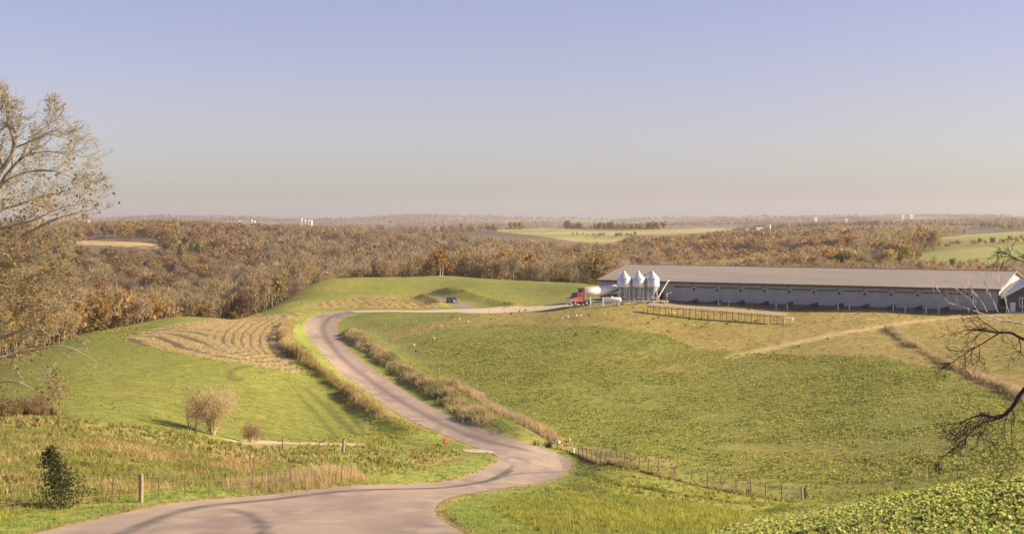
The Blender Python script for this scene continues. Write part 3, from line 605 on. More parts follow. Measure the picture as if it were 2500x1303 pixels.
hgt = RNG.uniform(8.5, 14.0, len(x)) * np.where(y > 2500, 1.05, 1.0) * (.8 + .4 * nz)
hgt = np.where((u > 1480) & (y < 620), hgt * .72, hgt); hgt = np.where((u < 760) & (y < 420), np.minimum(hgt, 11), hgt)
# the left margin of the wood: small edge shrubs just behind the field crest
dist_edge = y - np.interp(u, _us, _ds); hgt = np.where(dist_edge < 18, hgt * .8, hgt)
ut, vt = pxof(x, y, z + hgt); ok = np.ones(len(x), bool)
for k, kp in keep.items():
    for fz in (.0, .12, .25, .4, .55, .7, .85): 
        _, vv = pxof(x, y, z + hgt * (1 - fz)); ok &= ~((y < keepD[k] * 1.0) & (inpoly(u, vv, kp) | inpoly(u + 10, vv, kp) & inpoly(u - 10, vv - 2, kp)))
vmin = np.interp(u, [0, 250, 380, 560, 800, 1100, 1250, 1400, 1500, 1800, 2100, 2500], [545, 540, 534, 541, 549, 566, 580, 590, 572, 558, 548, 548])
ok &= ~((vt < vmin) & (y < 1800)); ok &= ~((vt < 520))
x, y, z, u, hgt, nz, nz2, vt = [q[ok] for q in (x, y, z, u, hgt, nz, nz2, vt)]
# hedgerows dividing the far hill fields
for pl0, nh, h0 in (([(2170,628),(2230,615),(2300,606),(2400,598),(2480,592),(2560,589)], 90, 4.2), ([(1400,574),(1450,578),(1500,579),(1545,576)], 34, 3.6), ([(1560,648),(1700,646),(1900,648),(2090,650),(2300,655),(2500,660)], 60, 5.0)):
    q = spline(Gs(pl0), 6); t0 = RNG.uniform(0, len(q) - 1.001, nh); i0 = t0.astype(int); qq = q[i0] + (q[i0 + 1] - q[i0]) * (t0 - i0)[:, None]; hx = qq[:, 0] + RNG.normal(0, 3, nh); hy = qq[:, 1] + RNG.normal(0, 5, nh); hzz = Hq(hx, hy); hh_ = h0 * RNG.uniform(.6, 1.3, nh)
    x = np.r_[x, hx]; y = np.r_[y, hy]; z = np.r_[z, hzz]; u = np.r_[u, 1250 + hx / hy * F]; hgt = np.r_[hgt, hh_]; nz = np.r_[nz, np.full(nh, .5)]; nz2 = np.r_[nz2, np.full(nh, .5)]; vt = np.r_[vt, HZ - (hzz + hh_ - CZ) / hy * F]
# kind of each tree
pl = .27 + .5 * (nz - .5) + .30 * ((u > 1480) & (u < 2150) & (vt < 625)) + .42 * ((u > 180) & (u < 640) & (y > 900)) + .05 * ((u < 560) & (y < 420)) + .2 * ((u > 1380) & (u < 1500)) - .12 * ((u > 700) & (u < 1350) & (y < 900)) - .2 * (y > 2000)
kind = np.where(RNG.random(len(x)) < pl, 1, 0)
ev = ((np.abs(u - 462) < 24) & (y > 860) & (y < 990) & (vt > 585) & (vt < 605)); kind[ev] = 2; hgt[ev] *= 1.15
KN = ['bare', 'leafy', 'conifer']; colr = np.zeros((len(x), 3)); sel_i = RNG.integers(0, 100, len(x))
for k, nm in enumerate(KN):
    m = kind == k; pal = np.array(PAL[nm]); colr[m] = pal[sel_i[m] % len(pal)]
colr *= (1 + RNG.normal(0, .12, (len(x), 1))) * (.76 + .36 * nz2[:, None]) * np.array([1.06, 1.0, .92])
colr[(kind < 2) & (y > 1800)] *= np.array([.95, .95, .95])
# what is really in view: drop trees wholly hidden by the ground in front
def vis(x, y, ztop, n=40):
    ok = np.ones(len(x), bool)
    for f in np.linspace(.15, .985, n): ok &= CZ + (ztop - CZ) * f > Hq(x * f, y * f)
    return ok
vs = vis(x, y, z + hgt); x, y, z, u, hgt, vt, kind, colr, sel_i = [q[vs] for q in (x, y, z, u, hgt, vt, kind, colr, sel_i)]
inframe = (u > -20) & (u < 2520); app = hgt / y * inframe
# the part of a tree that clears the ground and the nearer trees: prefer those whose top stands free
order = np.argsort(-app); taken = []; top = {}
for i in np.argsort(y):
    if not inframe[i]: continue
    b0, b1 = int(u[i] // 8), int((u[i] + hgt[i] / y[i] * F * .3) // 8)
    free = min(top.get(b, 9999) for b in range(int((u[i] - hgt[i] / y[i] * F * .25) // 8), b1 + 1)) 
    gain = free - vt[i] if free < 9999 else 60
    if gain > 5 and len(taken) < 4000: taken.append((gain * hgt[i] / y[i], i))
    for b in range(int((u[i] - hgt[i] / y[i] * F * .2) // 8), b1 + 1): top[b] = min(top.get(b, 9999), vt[i])
taken = [i for g_, i in sorted(taken)[::-1][:286]]
single = np.zeros(len(x), bool); single[taken] = True
src = {}
for k, nm in enumerate(KN):
    for s in range(4 if nm != 'conifer' else 2):
        V, T, S, tv, tt = make_tree(nm, 100 * k + s + 7, 1500 if nm == 'bare' else 1100 if nm == 'leafy' else 700)
        cm = npmesh(nm + '_crown', V, T, np.repeat(S[:, None], 3, 1), [ML]); tm = npmesh(nm + '_trunk', tv, tt, np.tile(BARK, (len(tv), 1)), [MB_], True)
        src[(k, s)] = (cm, tm)
NAMES = ['bare_tree', 'autumn_tree', 'evergreen_tree']
def where_(u_, y_):
    if u_ < 770: return ('behind the oak at the far left' if u_ < 250 else 'behind the left stubble field') if y_ < 520 else ('below the small yellow field' if u_ < 440 else 'on the valley side below the horizon silos') if y_ < 1100 else 'on the ridge above the small yellow field' if u_ < 440 else 'on the ridge around the evergreens'
    if u_ < 1470: return 'just behind the crest of the middle green field' if y_ < 640 else 'in the wooded valley beyond the middle green field' if y_ < 1200 else 'on the slope below the far hill field'
    return ('behind the left half of the barn roof' if u_ < 1980 else 'behind the right half of the barn roof') if y_ < 600 else 'on the wooded slope beyond the feed bins' if u_ < 1800 else 'on the wooded slope beside the right hand hill fields'
TONE = {0: ['bare warm brown', 'bare tan twigged', 'bare dark grey-brown', 'bare pale straw-grey', 'bare olive-grey'], 1: ['rust leaved', 'russet leaved', 'ochre leaved', 'olive-brown leaved', 'yellow-brown leaved', 'dark brown leaved'], 2: ['dark green evergreen']}
for i in taken:
    k = int(kind[i]); s = int(RNG.integers(0, 4 if k < 2 else 2)); cm, tm = src[(k, s)]; sc_ = hgt[i] / 12.0
    wd_ = RNG.uniform(.85, 1.2); wh = where_(u[i], y[i])
    lk = ('tall ' if hgt[i] > 11.5 else 'low ' if hgt[i] < 8 else '') + TONE[k][int(sel_i[i]) % len(TONE[k])] + ' tree '
    e = empty(NAMES[k], (x[i], y[i], z[i] - .1), RNG.uniform(0, 6.28), lk + wh, 'tree', 'trees ' + wh); e.scale = (sc_ * wd_, sc_ * wd_, sc_)
    c_ = obj_of('crown', cm, e); c_.color = (*colr[i], 1); t_ = obj_of('trunk', tm, e)
# the rest of the wood as one mass
V1 = []
def lo_t(nm, seed, nl, seg=True, fat=1.6):
    V, T, S, tv, tt = make_tree(nm, seed, nl)
    if fat != 1:
        c = V.reshape(len(V) // (3 if nm == 'bare' else 4), -1, 3); m = c.mean(1, keepdims=True); V = ((c - m) * fat + m).reshape(-1, 3)
    S3 = np.repeat(S[:, None], 3, 1)
    if seg:
        k = min(len(tv), 8 * 26); tvv = tv[:k]; ttt = tt[(tt < k).all(1)]; T = np.r_[T, ttt + len(V)]; V = np.r_[V, tvv]; S3 = np.r_[S3, np.tile([.75, .75, .75], (len(tvv), 1))]
    return V, T, S3
def mass(m, temps, label, wd_=1.0):
    if m.sum() == 0: return
    sc_ = hgt[m] / 12.0; scatter('woodland', temps, x[m], y[m], sc_ * RNG.uniform(.9, 1.2, m.sum()) * wd_, colr[m], z=z[m] - .1, zs=sc_, label=label, cat='woodland')
rest = ~single; side = np.abs(x / y) < .42
parts_ = [(0, 215, 900, 420, 1.7), (0, 900, 2000, 130, 3.2), (0, 2000, 9000, 46, 6.0), (1, 215, 900, 320, 1.5), (1, 900, 2000, 110, 2.3), (1, 2000, 9000, 36, 4.0), (2, 200, 9000, 200, 1.6)]
VV = []; TT = []; CC = []; b = 0
for k, a0, a1, nl, ft in parts_:
    m = rest & (kind == k) & (y >= a0) & (y < a1)
    if m.sum() == 0: continue
    tp = [lo_t(KN[k], 500 + 31 * k + s, nl, nl > 200, ft) for s in range(5)]
    sc_ = hgt[m] / 12.0; o = scatter('tmp', tp, x[m], y[m], sc_ * RNG.uniform(.9, 1.25, m.sum()), colr[m], z=z[m] - .1, zs=sc_)
    me = o.data; v_ = np.empty(len(me.vertices) * 3, np.float32); me.vertices.foreach_get('co', v_); t_ = np.empty(len(me.loops), np.int32); me.loops.foreach_get('vertex_index', t_)
    c_ = np.empty(len(me.vertices) * 4, np.float32); me.attributes['col'].data.foreach_get('color', c_)
    VV.append(v_.reshape(-1, 3)); TT.append(t_.reshape(-1, 3) + b); CC.append(c_.reshape(-1, 4)[:, :3]); b += len(v_) // 3
    bpy.data.objects.remove(o); bpy.data.meshes.remove(me)
o = obj_of('woodland', npmesh('woodland', np.concatenate(VV), np.concatenate(TT), np.concatenate(CC), [ML])); tag(o, 'mixed bare and rust coloured woodland filling the valley and far hills', 'woodland', kind='stuff')
del VV, TT, CC
print('trees', len(x), 'singles', len(taken), 'tris', b)

# the big oak leaning in from the left edge
def at(u, v, D): return np.array([(u - 1250) / F * D, D, CZ - (v - HZ) / F * D])
def limb_tree(name, base, limbs, rng, label, depth=3, L0=1.5, dens_=.55, rmin=.012, leaf=None, barkc=BARK, spread=.6, up=.12, jd=.5, cat='tree'):
    segs = []; tips = []; O = np.array(base, float)
    for pts, r0, r1, dd in limbs:
        P_ = spline([np.array(p) - O for p in pts], 4); n = len(P_)
        for i in range(n - 1):
            f0, f1 = i / (n - 1), (i + 1) / (n - 1); ra, rb = r0 + (r1 - r0) * f0, r0 + (r1 - r0) * f1; segs.append([*P_[i], *P_[i + 1], ra, rb])
            if i > n * .12 and rng.random() < dens_:
                d = P_[i + 1] - P_[i]; d /= np.linalg.norm(d) + 1e-9; s = d * .7 + rng.normal(0, jd, 3) + [0, 0, up]; grow(segs, tips, P_[i + 1], s, L0 * rng.uniform(.6, 1.15) * (1 - .3 * f1), max(min(rb * .5, .05), rmin), dd, rng, up, spread, (2, 2), .16, rmin)
        grow(segs, tips, P_[-1], P_[-1] - P_[-2], L0 * .7, r1, dd, rng, up, spread, (2, 3), .16, rmin)
    e = empty(name, O, 0, label, cat); segs = np.array(segs); thick = segs[:, 6] > .035
    tv, tt = prisms(segs[thick], 7); obj_of('trunk', npmesh('trunk', tv, tt, np.tile(barkc, (len(tv), 1)) * RNG.uniform(.85, 1.15, (len(tv), 1)), [MB_], True), e)
    tv, tt = prisms(segs[~thick], 3); obj_of('twigs', npmesh('twigs', tv, tt, np.tile(barkc * 1.15, (len(tv), 1)), [MB_], True), e)
    if leaf: leaf(e, np.array(tips), rng)
    return e
rng = np.random.default_rng(5); D0 = 65.0
ob = at(-190, 1130, D0); ob[2] = float(Hq(ob[0], ob[1])) - .1
def a_(u, v, d=0): return at(u * .95 - 22, v + max(0, 420 - v) * .22, D0 + d)
OL = [([ob, a_(-160, 950), a_(-140, 780), a_(-110, 620)], .42, .26, 2),
 ([a_(-110, 620), a_(-30, 520), a_(20, 425), a_(52, 370), a_(62, 330), a_(45, 275), a_(40, 240)], .16, .03, 4),
 ([a_(-30, 520), a_(10, 470, 1), a_(45, 420, 1), a_(78, 375, 1), a_(90, 345, 1), a_(120, 300, 2), a_(150, 270, 2)], .10, .02, 4),
 ([a_(-30, 525), a_(30, 450, -1), a_(75, 425, -1), a_(120, 415, -1), a_(165, 418, -2), a_(200, 430, -2)], .07, .018, 4),
 ([a_(60, 345), a_(110, 320), a_(160, 290), a_(185, 300)], .05, .015, 3), ([a_(-110, 620), a_(-60, 460), a_(-30, 340), a_(0, 275), a_(10, 240)], .18, .03, 4),
 ([a_(90, 365, 1), a_(140, 357, 1), a_(190, 362, 1), a_(222, 370, 1)], .04, .015, 3),
 ([a_(-130, 700), a_(-20, 655, 1), a_(45, 640, 1), a_(60, 600, 1), a_(90, 575, 1), a_(140, 545, 1), a_(190, 528, 1), a_(245, 515, 1)], .17, .02, 4),
 ([a_(-130, 720), a_(-30, 690, -2), a_(40, 655, -2), a_(75, 640, -2), a_(150, 610, -2)], .13, .02, 4),
 ([a_(-140, 820), a_(-40, 760, 2), a_(30, 700, 2), a_(90, 680, 2), a_(150, 660, 2)], .12, .02, 4),
 ([a_(-150, 900), a_(-20, 830, 1), a_(40, 820, 1), a_(110, 790, 1), a_(160, 765, 1), a_(195, 725, 1), a_(235, 695, 1)], .12, .02, 3),
 ([a_(-155, 930), a_(-30, 900, -1), a_(55, 862, -1), a_(90, 825, -1), a_(120, 800, -1)], .10, .02, 4),
 ([a_(-155, 960), a_(-20, 890, -2), a_(60, 862, -2), a_(130, 850, -2), a_(190, 845, -2), a_(250, 870, -2)], .08, .015, 2),
 ([a_(-150, 860), a_(-60, 840, 4), a_(20, 800, 5), a_(80, 760, 5), a_(110, 720, 5)], .10, .02, 4),
 ([a_(-155, 980), a_(-60, 960, 2), a_(10, 935, 2), a_(60, 930, 2), a_(110, 950, 2)], .09, .02, 4),
 ([a_(-120, 640), a_(-70, 560, 4), a_(0, 520, 5), a_(70, 500, 5), a_(130, 480, 5), a_(180, 470, 5)], .11, .02, 4),
 ([a_(-110, 640), a_(-60, 600, -4), a_(20, 560, -4), a_(100, 540, -4), a_(150, 520, -4)], .10, .02, 4)]
def oak_leaves(e, tips, rng):
    u_ = 1250 + (tips[:, 0] + ob[0]) / (tips[:, 1] + ob[1]) * F; v_ = HZ - (tips[:, 2] + ob[2] - CZ) / (tips[:, 1] + ob[1]) * F
    pr = np.interp(v_, [180, 380, 440, 520, 600, 900, 1050], [.0, .01, .03, .10, .20, .24, .2]) * np.interp(u_, [0, 120, 260, 320], [1.1, .9, .35, .25]); k = rng.random(len(tips)) < pr
    V, T = leaftris(tips[k], .135, rng, 4, .28); n = len(V) // 4; pal = np.array([[.38, .25, .10], [.32, .25, .11], [.40, .31, .14], [.36, .22, .09], [.28, .28, .12]])
    c = np.repeat(pal[rng.integers(0, 5, n)] * rng.uniform(.75, 1.2, (n, 1)), 4, 0); obj_of('leaves', npmesh('leaves', V, T, c, [ML]), e)
limb_tree('oak_tree', ob, OL, rng, 'large half-bare oak with brown leaves leaning in at the left edge', L0=.92, leaf=oak_leaves, barkc=A(.36, .30, .20), dens_=.36, rmin=.008)
# thin bare branches reaching in from the right edge
D1 = 42.0; rb = at(2790, 1200, D1); rb[2] = float(Hq(rb[0], rb[1])) - .1
def b_(u, v, d=0): return at(u, v, D1 + d)
RLm = [([rb, b_(2780, 1000), b_(2750, 820), b_(2740, 700)], .2, .12, 1),
 ([b_(2770, 960), b_(2640, 900), b_(2560, 905), b_(2500, 951), b_(2470, 995), b_(2436, 1020), b_(2400, 1012), b_(2370, 1020), b_(2338, 1034)], .10, .012, 2),
 ([b_(2450, 1012), b_(2424, 1026), b_(2400, 1030), b_(2374, 1052), b_(2345, 1078), b_(2310, 1108)], .03, .009, 3),
 ([b_(2462, 1005), b_(2455, 1030), b_(2448, 1052)], .018, .008, 1), ([b_(2468, 1004), b_(2470, 1070), b_(2466, 1160)], .010, .006, 1), ([b_(2440, 1020), b_(2436, 1080), b_(2434, 1140)], .008, .006, 1),
 ([b_(2755, 840), b_(2600, 860, 1), b_(2500, 828, 1), b_(2468, 812, 1), b_(2434, 812, 1), b_(2400, 807, 1), b_(2366, 806, 1)], .06, .012, 2),
 ([b_(2440, 812, 1), b_(2400, 837, 1), b_(2366, 857, 1), b_(2334, 878, 1)], .026, .008, 2), ([b_(2436, 808, 1), b_(2408, 790, 1), b_(2382, 774, 1)], .02, .008, 1),
 ([b_(2500, 870, 1), b_(2486, 858, 1), b_(2470, 862, 1)], .016, .008, 1), ([b_(2740, 700), b_(2735, 520), b_(2760, 360), b_(2740, 220)], .12, .03, 3), ([b_(2742, 640), b_(2820, 520, 2), b_(2900, 400, 3), b_(2930, 280, 3)], .09, .02, 3), ([b_(2745, 780), b_(2850, 700, -2), b_(2960, 640, -3), b_(3050, 600, -3)], .08, .02, 3), ([b_(2738, 560), b_(2690, 440, 3), b_(2680, 330, 4)], .06, .02, 3), ([b_(2745, 740), b_(2640, 690), b_(2560, 660), b_(2500, 640), b_(2470, 625)], .04, .008, 2)]
limb_tree('bare_tree', rb, RLm, rng, 'dark bare branches reaching in from the right edge', L0=.55, barkc=A(.055, .042, .04), dens_=.55, rmin=.007, spread=.5, up=-.02)
DL = [([b_(2800, 900, 5), b_(2620, 815, 4), b_(2500, 790, 3), b_(2445, 782, 3), b_(2388, 762, 3), b_(2340, 746, 3)], .045, .010, 1)] + [([b_(2388 + o_, 762, 3), b_(2372 + o_ * 1.1, 735, 3), b_(2345 + o_ * 1.3, 712 - o_ * .2, 3)], .012, .006, 1) for o_ in (0, 22, 48, 75)] + [([b_(2340, 746, 3), b_(2315, 738, 3), b_(2298, 720, 3)], .012, .006, 1)]
db_ = at(2830, 1180, D1 + 5); db_[2] = float(Hq(db_[0], db_[1])) - .1; DL.append(([db_, at(2825, 1000, D1 + 5), b_(2800, 900, 5)], .12, .08, 1))
limb_tree('dead_tree', db_, DL, rng, 'pale dead branch with upright twigs before the barn end', L0=.5, barkc=A(.50, .42, .36), dens_=.6, rmin=.006, up=.3, spread=.35)
# bare shrubs, cedar, lone tree, birch trunks
def shrub(u, v, hpx, wpx, name, label, c, stems, seed, D=None, leafc=None, rm_=.012, cat='shrub', nd=3, group=None):
    rng = np.random.default_rng(seed); p = G(u, v); D = p[1]; h = hpx / F * D; wd_ = wpx / F * D; segs = []; tips = []
    for k in range(stems):
        a = rng.uniform(0, 6.283); s = rng.uniform(.1, 1) * wd_ / h * 1.5; grow(segs, tips, (math.cos(a) * .25, math.sin(a) * .25, -.05), (math.cos(a) * s, math.sin(a) * s, 1), h * rng.uniform(.22, .42), .045 * h / 4, nd, rng, .16, .5, (2, 3), .12, rm_)
    e = empty(name, p, 0, label, cat, group); tv, tt = prisms(segs, 3); tv[:, 2] *= h / max(tv[:, 2].max(), .1)
    obj_of('stems', npmesh('stems', tv, tt, np.tile(A(*c), (len(tv), 1)), [MB_], True), e)
    if leafc is not None:
        t = np.array(tips); t[:, 2] = np.minimum(t[:, 2], h); V, T = leaftris(t, .11, rng, 3, .18); obj_of('leaves', npmesh('leaves', V, T, np.tile(A(*leafc), (len(V), 1)), [ML]), e)
    return e
shrub(473, 1056, 128, 48, 'bare_shrub', 'dark stemmed bare shrub at the edge of the left green field', (.26, .19, .13), 7, 3, leafc=(.55, .42, .22))
shrub(517, 1060, 128, 55, 'bare_shrub', 'pale feathery bare shrub right of the dark stemmed one', (.60, .46, .28), 22, 4, leafc=(.62, .50, .28))
shrub(618, 1080, 55, 26, 'bare_shrub', 'small tangled brown shrub by the pale lane', (.38, .28, .17), 7, 5, leafc=(.5, .36, .18))
shrub(90, 1008, 60, 60, 'bare_shrub', 'low brown brush mound below the oak', (.30, .22, .14), 12, 6, leafc=(.42, .30, .15))
def lone(u, v, hpx, nm, label, c, k=0, s=1, cat='tree', wf=1.0):
    p = G(u, v); sc_ = hpx / F * p[1] / 12; cm, tm = src[(k, s)]; e = empty(nm, p, 1.3, label, cat); e.scale = (sc_ * wf, sc_ * wf, sc_); q = obj_of('crown', cm, e); q.color = (*c, 1); obj_of('trunk', tm, e)
lone(738, 746, 62, 'bare_tree', 'lone spreading bare tree left of the middle green field', (.36, .27, .19), 0, 2, wf=1.3)
p = G(150, 1243); rng = np.random.default_rng(9); h = 148 / F * p[1]; e = empty('cedar_tree', p, 0, 'small dark cedar growing beside the near fence', 'tree')
Pp = []; 
for k in range(1500):
    f = rng.random() ** .8; a = rng.uniform(0, 6.283); br = int(a * 3.3 + f * 9) % 3; r_ = (1 - f) ** .62 * h * .38 * rng.uniform(.2, 1.15) * (1.15 if br else .5); Pp.append([r_ * math.cos(a) * (1 + .25 * math.sin(3 * a + 4 * f)) + .18 * math.sin(5 * f) - .12 * h + (rng.random() < .45) * (1 - f) * rng.uniform(.1, .42) * h, r_ * math.sin(a), h * (.06 + f * .94)])
V, T = leaftris(Pp, .11, rng, 2, .10); obj_of('crown', npmesh('crown', V, T, np.repeat(vary(A(.12, .125, .055), len(V) // 4, .25), 4, 0), [ML]), e)
tv, tt = prisms([[0, 0, -.1, .05, 0, h * .9, .06, .01]], 6); obj_of('trunk', npmesh('trunk', tv, tt, np.tile(BARK, (len(tv), 1)), [MB_]), e)
for k, (uu, vv_) in enumerate(((1074, 674), (1080, 673))):
    p = G(uu, vv_ + 1); segs = [[0, 0, -.2, .15, 0, 1.6, .14, .09], [.15, 0, 1.6, -.05 + k * .3, .1, 2.9, .09, .03]]; tv, tt = prisms(segs, 6)
    o = obj_of('birch_trunk', npmesh('birch_trunk', tv, tt, np.tile(A(.7, .62, .52), (len(tv), 1)), [MB_])); o.location = p; tag(o, 'short pale trunk on the field crest, ' + ('left' if k == 0 else 'right') + ' one of the pair', 'trunk')

# ------------------------------------------------------------------ materials of built things
m_wall = mat('grey_corrugated_wall', (.38, .395, .43), .6, 0, .12, .6, ribs=('X', 3.2, .03)); m_roof = mat('taupe_metal_roof', (.37, .315, .25), .6, 0, .10, .15, streak=(.3, 2, 2), ribs=('X', 1.6, .03))
m_trim = mat('dark_trim', (.07, .06, .06), .6); m_dark = mat('dark_opening', (.03, .028, .03), .8); m_white = mat('white_paint', (.74, .71, .66), .5, 0, .06)
m_galv = mat('galvanised_steel', (.80, .80, .84), .36, .55, .06, 2.0, ribs=('Z', 2.4, .02)); m_galv2 = mat('dull_galvanised_steel', (.66, .65, .60), .5, .3, .1, 3); m_wood = mat('weathered_wood', (.34, .26, .18), .9, 0, .3, 5, .02, (1, 1, .2))
m_rust = mat('rusty_brown_metal', (.22, .13, .09), .8, 0, .25, 4); m_red = mat('red_truck_paint', (.33, .04, .035), .5, 0, .05, 2); m_cream = mat('cream_tank_paint', (.84, .80, .72), .45, 0, .06, .8)
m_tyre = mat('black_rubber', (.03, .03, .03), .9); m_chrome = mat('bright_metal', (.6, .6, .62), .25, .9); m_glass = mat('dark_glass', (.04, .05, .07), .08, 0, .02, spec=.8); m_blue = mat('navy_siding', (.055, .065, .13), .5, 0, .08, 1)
m_tank = mat('white_tank_enamel', (.72, .72, .78), .3, 0, .03, 1); m_car = mat('slate_blue_car_paint', (.12, .15, .22), .25, .4, .03, 1); m_conc = mat('concrete', (.48, .44, .38), .9, 0, .12, 2); m_orange = mat('orange_plastic', (.60, .20, .10), .5)
m_bone = mat('pale_pipe', (.62, .56, .47), .7, 0, .1, 3); m_shed = mat('tan_shelter_roof', (.42, .34, .25), .8, 0, .15, 1.2); m_fan = mat('grey_plastic_hood', (.33, .34, .38), .6); m_yellow = mat('pale_yellow_plastic', (.75, .7, .4), .5); m_wire = mat('dull_wire', (.45, .40, .33), .6, .3, .1)
m_farsilo = mat('white_silo_concrete', (.92, .88, .78), .7, 0, .05, .2); m_henw = mat('white_feathers', (.62, .52, .40), .9, 0, .1, 20); m_henb = mat('brown_feathers', (.16, .085, .045), .9, 0, .2, 20); m_comb = mat('red_comb', (.5, .05, .03), .6); m_lamp = mat('headlamp_glass', (.85, .85, .82), .15, 0, .02, spec=.8)

# ------------------------------------------------------------------ the long barn, local x runs along the front wall
BZ = CZ - 18.55; BO = np.array([19.7, 330.0, BZ]); BA = math.atan2(-43, 75); BL = 86.4; BW = 30.0; EH = 4.65
barn = empty('long_barn', BO, BA, 'very long low grey hen barn with a plain taupe metal roof', 'barn')
M().box(0, BL, 0, .15, -.6, EH).box(0, BL, BW - .15, BW, -.6, EH).prism([(0.15, -.6), (BW - .15, -.6), (BW - .15, EH), (BW / 2, EH + 2.75), (0.15, EH)], .002, .15, 'x').prism([(0.15, -.6), (BW - .15, -.6), (BW - .15, EH), (BW / 2, EH + 2.75), (0.15, EH)], BL - .15, BL - .002, 'x').build('wall', m_wall, barn)
sl_ = 2.95 / (BW / 2)
M().prism([(-.7, EH - .05), (BW / 2, EH + 2.95), (BW + .7, EH - .05), (BW + .7, EH - .2), (BW / 2, EH + 2.8), (-.7, EH - .2)], -.6, BL + .6, 'x').build('roof', m_roof, barn)
M().box(-.6, BL + .6, -.78, -.703, EH - .42, EH - .08).build('fascia', m_trim, barn)
M().box(-.6, BL + .6, BW / 2 - .25, BW / 2 + .25, EH + 2.92, EH + 3.03).build('ridge_cap', m_roof, barn)
M().box(.1, BL - .1, -.03, 0, -.6, .38).build('plinth', mat('dark_plinth', (.13, .10, .10), .9, 0, .3, .8), barn)  # low dark band along the foot of the front wall
for cx in (0, BL): M().box(cx - .09, cx + .09, -.05, .1, -.6, EH).build('corner_trim', m_white if cx == 0 else m_trim, barn)
bays = [17.5 + 5.35 * k for k in range(13)]
vm_, bk_, bx_, pd_ = M(), M(), M(), M()
vent_me = M().prism([(0, 0), (-.24, -.12), (-.24, -.22), (0, -.30)], 0, .26, 'x').build('vent', m_trim, barn); vmesh = vent_me.data; vent_me.location = (bays[0] + .6, 0, EH - 1.05)
cnt = 1
for b0 in bays[:12]:
    for k in range(8):
        if b0 == bays[0] and k == 0: continue
        o = obj_of('vent', vmesh, barn); o.location = (b0 + .6 + k * .5, -.002, EH - 1.05); cnt += 1
for k, b0 in enumerate(bays):
    xx = b0 + 4.85; M().tube([(xx, -.12, EH - .45), (xx, -.2, EH - .8), (xx - .25, -.12, EH - 1.15)], .07, 6).build('bracket', m_trim, barn)
    M().box(xx + .1, xx + .42, -.2, 0, EH - 1.95, EH - 1.45).build('control_box', m_dark, barn)
    M().box(xx + .2, xx + 1.1, -.5, 0, .95, 1.05).build('door_ledge', m_fan, barn)
    M().prism([(xx + .1, -.05), (xx + 1.2, -.05), (xx + 1.2, .85), (xx + .8, .85), (xx - .9, .35)], -.06, -.033, 'y').build('hen_door', m_dark, barn)
M().tube([(14.6, -1.0, 1.5), (14.6, -.1, 1.5)], [.62, .95], 14).build('fan_hood', m_dark, barn)
M().box(12.2, 13.6, -.35, 0, -.1, 2.2).build('control_cabinet', m_tank, barn)
# annex at the far right end, with its own gable roof and navy shaded wall
ax = empty('barn_annex', BO + np.array([math.cos(BA) * (BL + 1.0) + .3, math.sin(BA) * (BL + 1.0), 0]), BA + R(18), 'white gabled annex with navy shaded front at the right end of the barn', 'building')
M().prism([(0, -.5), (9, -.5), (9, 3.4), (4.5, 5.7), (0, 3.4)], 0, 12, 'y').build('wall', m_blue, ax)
M().prism([(-.8, 2.75), (4.5, 5.75), (9.8, 2.75), (9.8, 3.2), (4.5, 6.2), (-.8, 3.2)], -1.2, 12.4, 'y').build('roof', m_white, ax)
for wx in (2.6, 5.6):
    f = M().box(wx, wx + 1.2, -.08, -.003, 1.2, 3.0).build('window', m_white, ax); M().box(wx + .12, wx + 1.08, -.1, -.082, 1.32, 2.88).build('pane', m_glass, f)
M().box(.9, 1.9, -.06, -.003, -.3, 2.0).build('door', m_white, ax)
M().box(-.1, 9.1, -1.6, -.003, -.5, .25).build('porch', m_conc, ax)
for px_ in (.1, 3, 6, 8.9): M().box(px_ - .07, px_ + .07, -1.5, -1.36, .25, 2.9).build('porch_post', m_white, ax)

# ------------------------------------------------------------------ feed bins on their slab
FD = 316.0
def loc(u, v, D): return np.array([(u - 1250) / F * D, D, CZ - (v - HZ) / F * D])
sb = loc(1559, 734, FD); sz = sb[2]
slab = M().box(-5.6, 5.6, -2.0, 2.2, -1.4, 0).build('concrete_slab', m_conc); slab.location = sb; slab.rotation_euler = (0, 0, BA * .3); tag(slab, 'pale concrete slab carrying the feed bins', 'slab')
def feed_bin(name, p, label):
    e = empty(name, p, 0, label, 'feed bin', 'galvanised feed bins before the barn'); r = 1.5
    M().lathe([(r, 3.0), (r + .02, 3.3), (r, 3.35), (r + .02, 3.9), (r, 3.95), (r, 4.75)], 28).build('body', m_galv, e, smooth=True)
    M().lathe([(.22, 1.15), (.24, 1.3), (r * .995, 2.998)], 28).build('hopper', mat('olive_hopper_steel', (.36, .34, .28), .6, .2, .2, 2), e, smooth=True)  # hopper cone darker and more olive than the bin body
    M().lathe([(r + .08, 4.72), (r + .08, 4.78), (.3, 6.05), (.26, 6.12)], 28).build('roof', m_galv, e, smooth=True)
    M().lathe([(.30, 6.1), (.30, 6.3), (.12, 6.42)], 14).build('lid', m_white, e, smooth=True)
    for k in range(4):
        a = math.pi / 4 + k * math.pi / 2; x_, y_ = 1.42 * math.cos(a), 1.42 * math.sin(a); M().box(x_ - .07, x_ + .07, y_ - .07, y_ + .07, 0, 3.6).build('leg', m_galv2, e)
    for k in range(4):
        a = math.pi / 4 + k * math.pi / 2; b2 = a + math.pi / 2; M().tube([(1.42 * math.cos(a), 1.42 * math.sin(a), .3), (1.42 * math.cos(b2), 1.42 * math.sin(b2), 2.0)], .035, 5).build('brace', m_galv2, e)
    M().box(-.035, .035, -1.62, -1.55, .4, 4.8).box(.3, .37, -1.62, -1.55, .4, 4.8).build('ladder', m_galv2, e)
    M().tube([(0, 0, 1.2), (0, 0, .7), (.4, 0, .55)], .16, 8).build('boot', m_galv2, e); return e
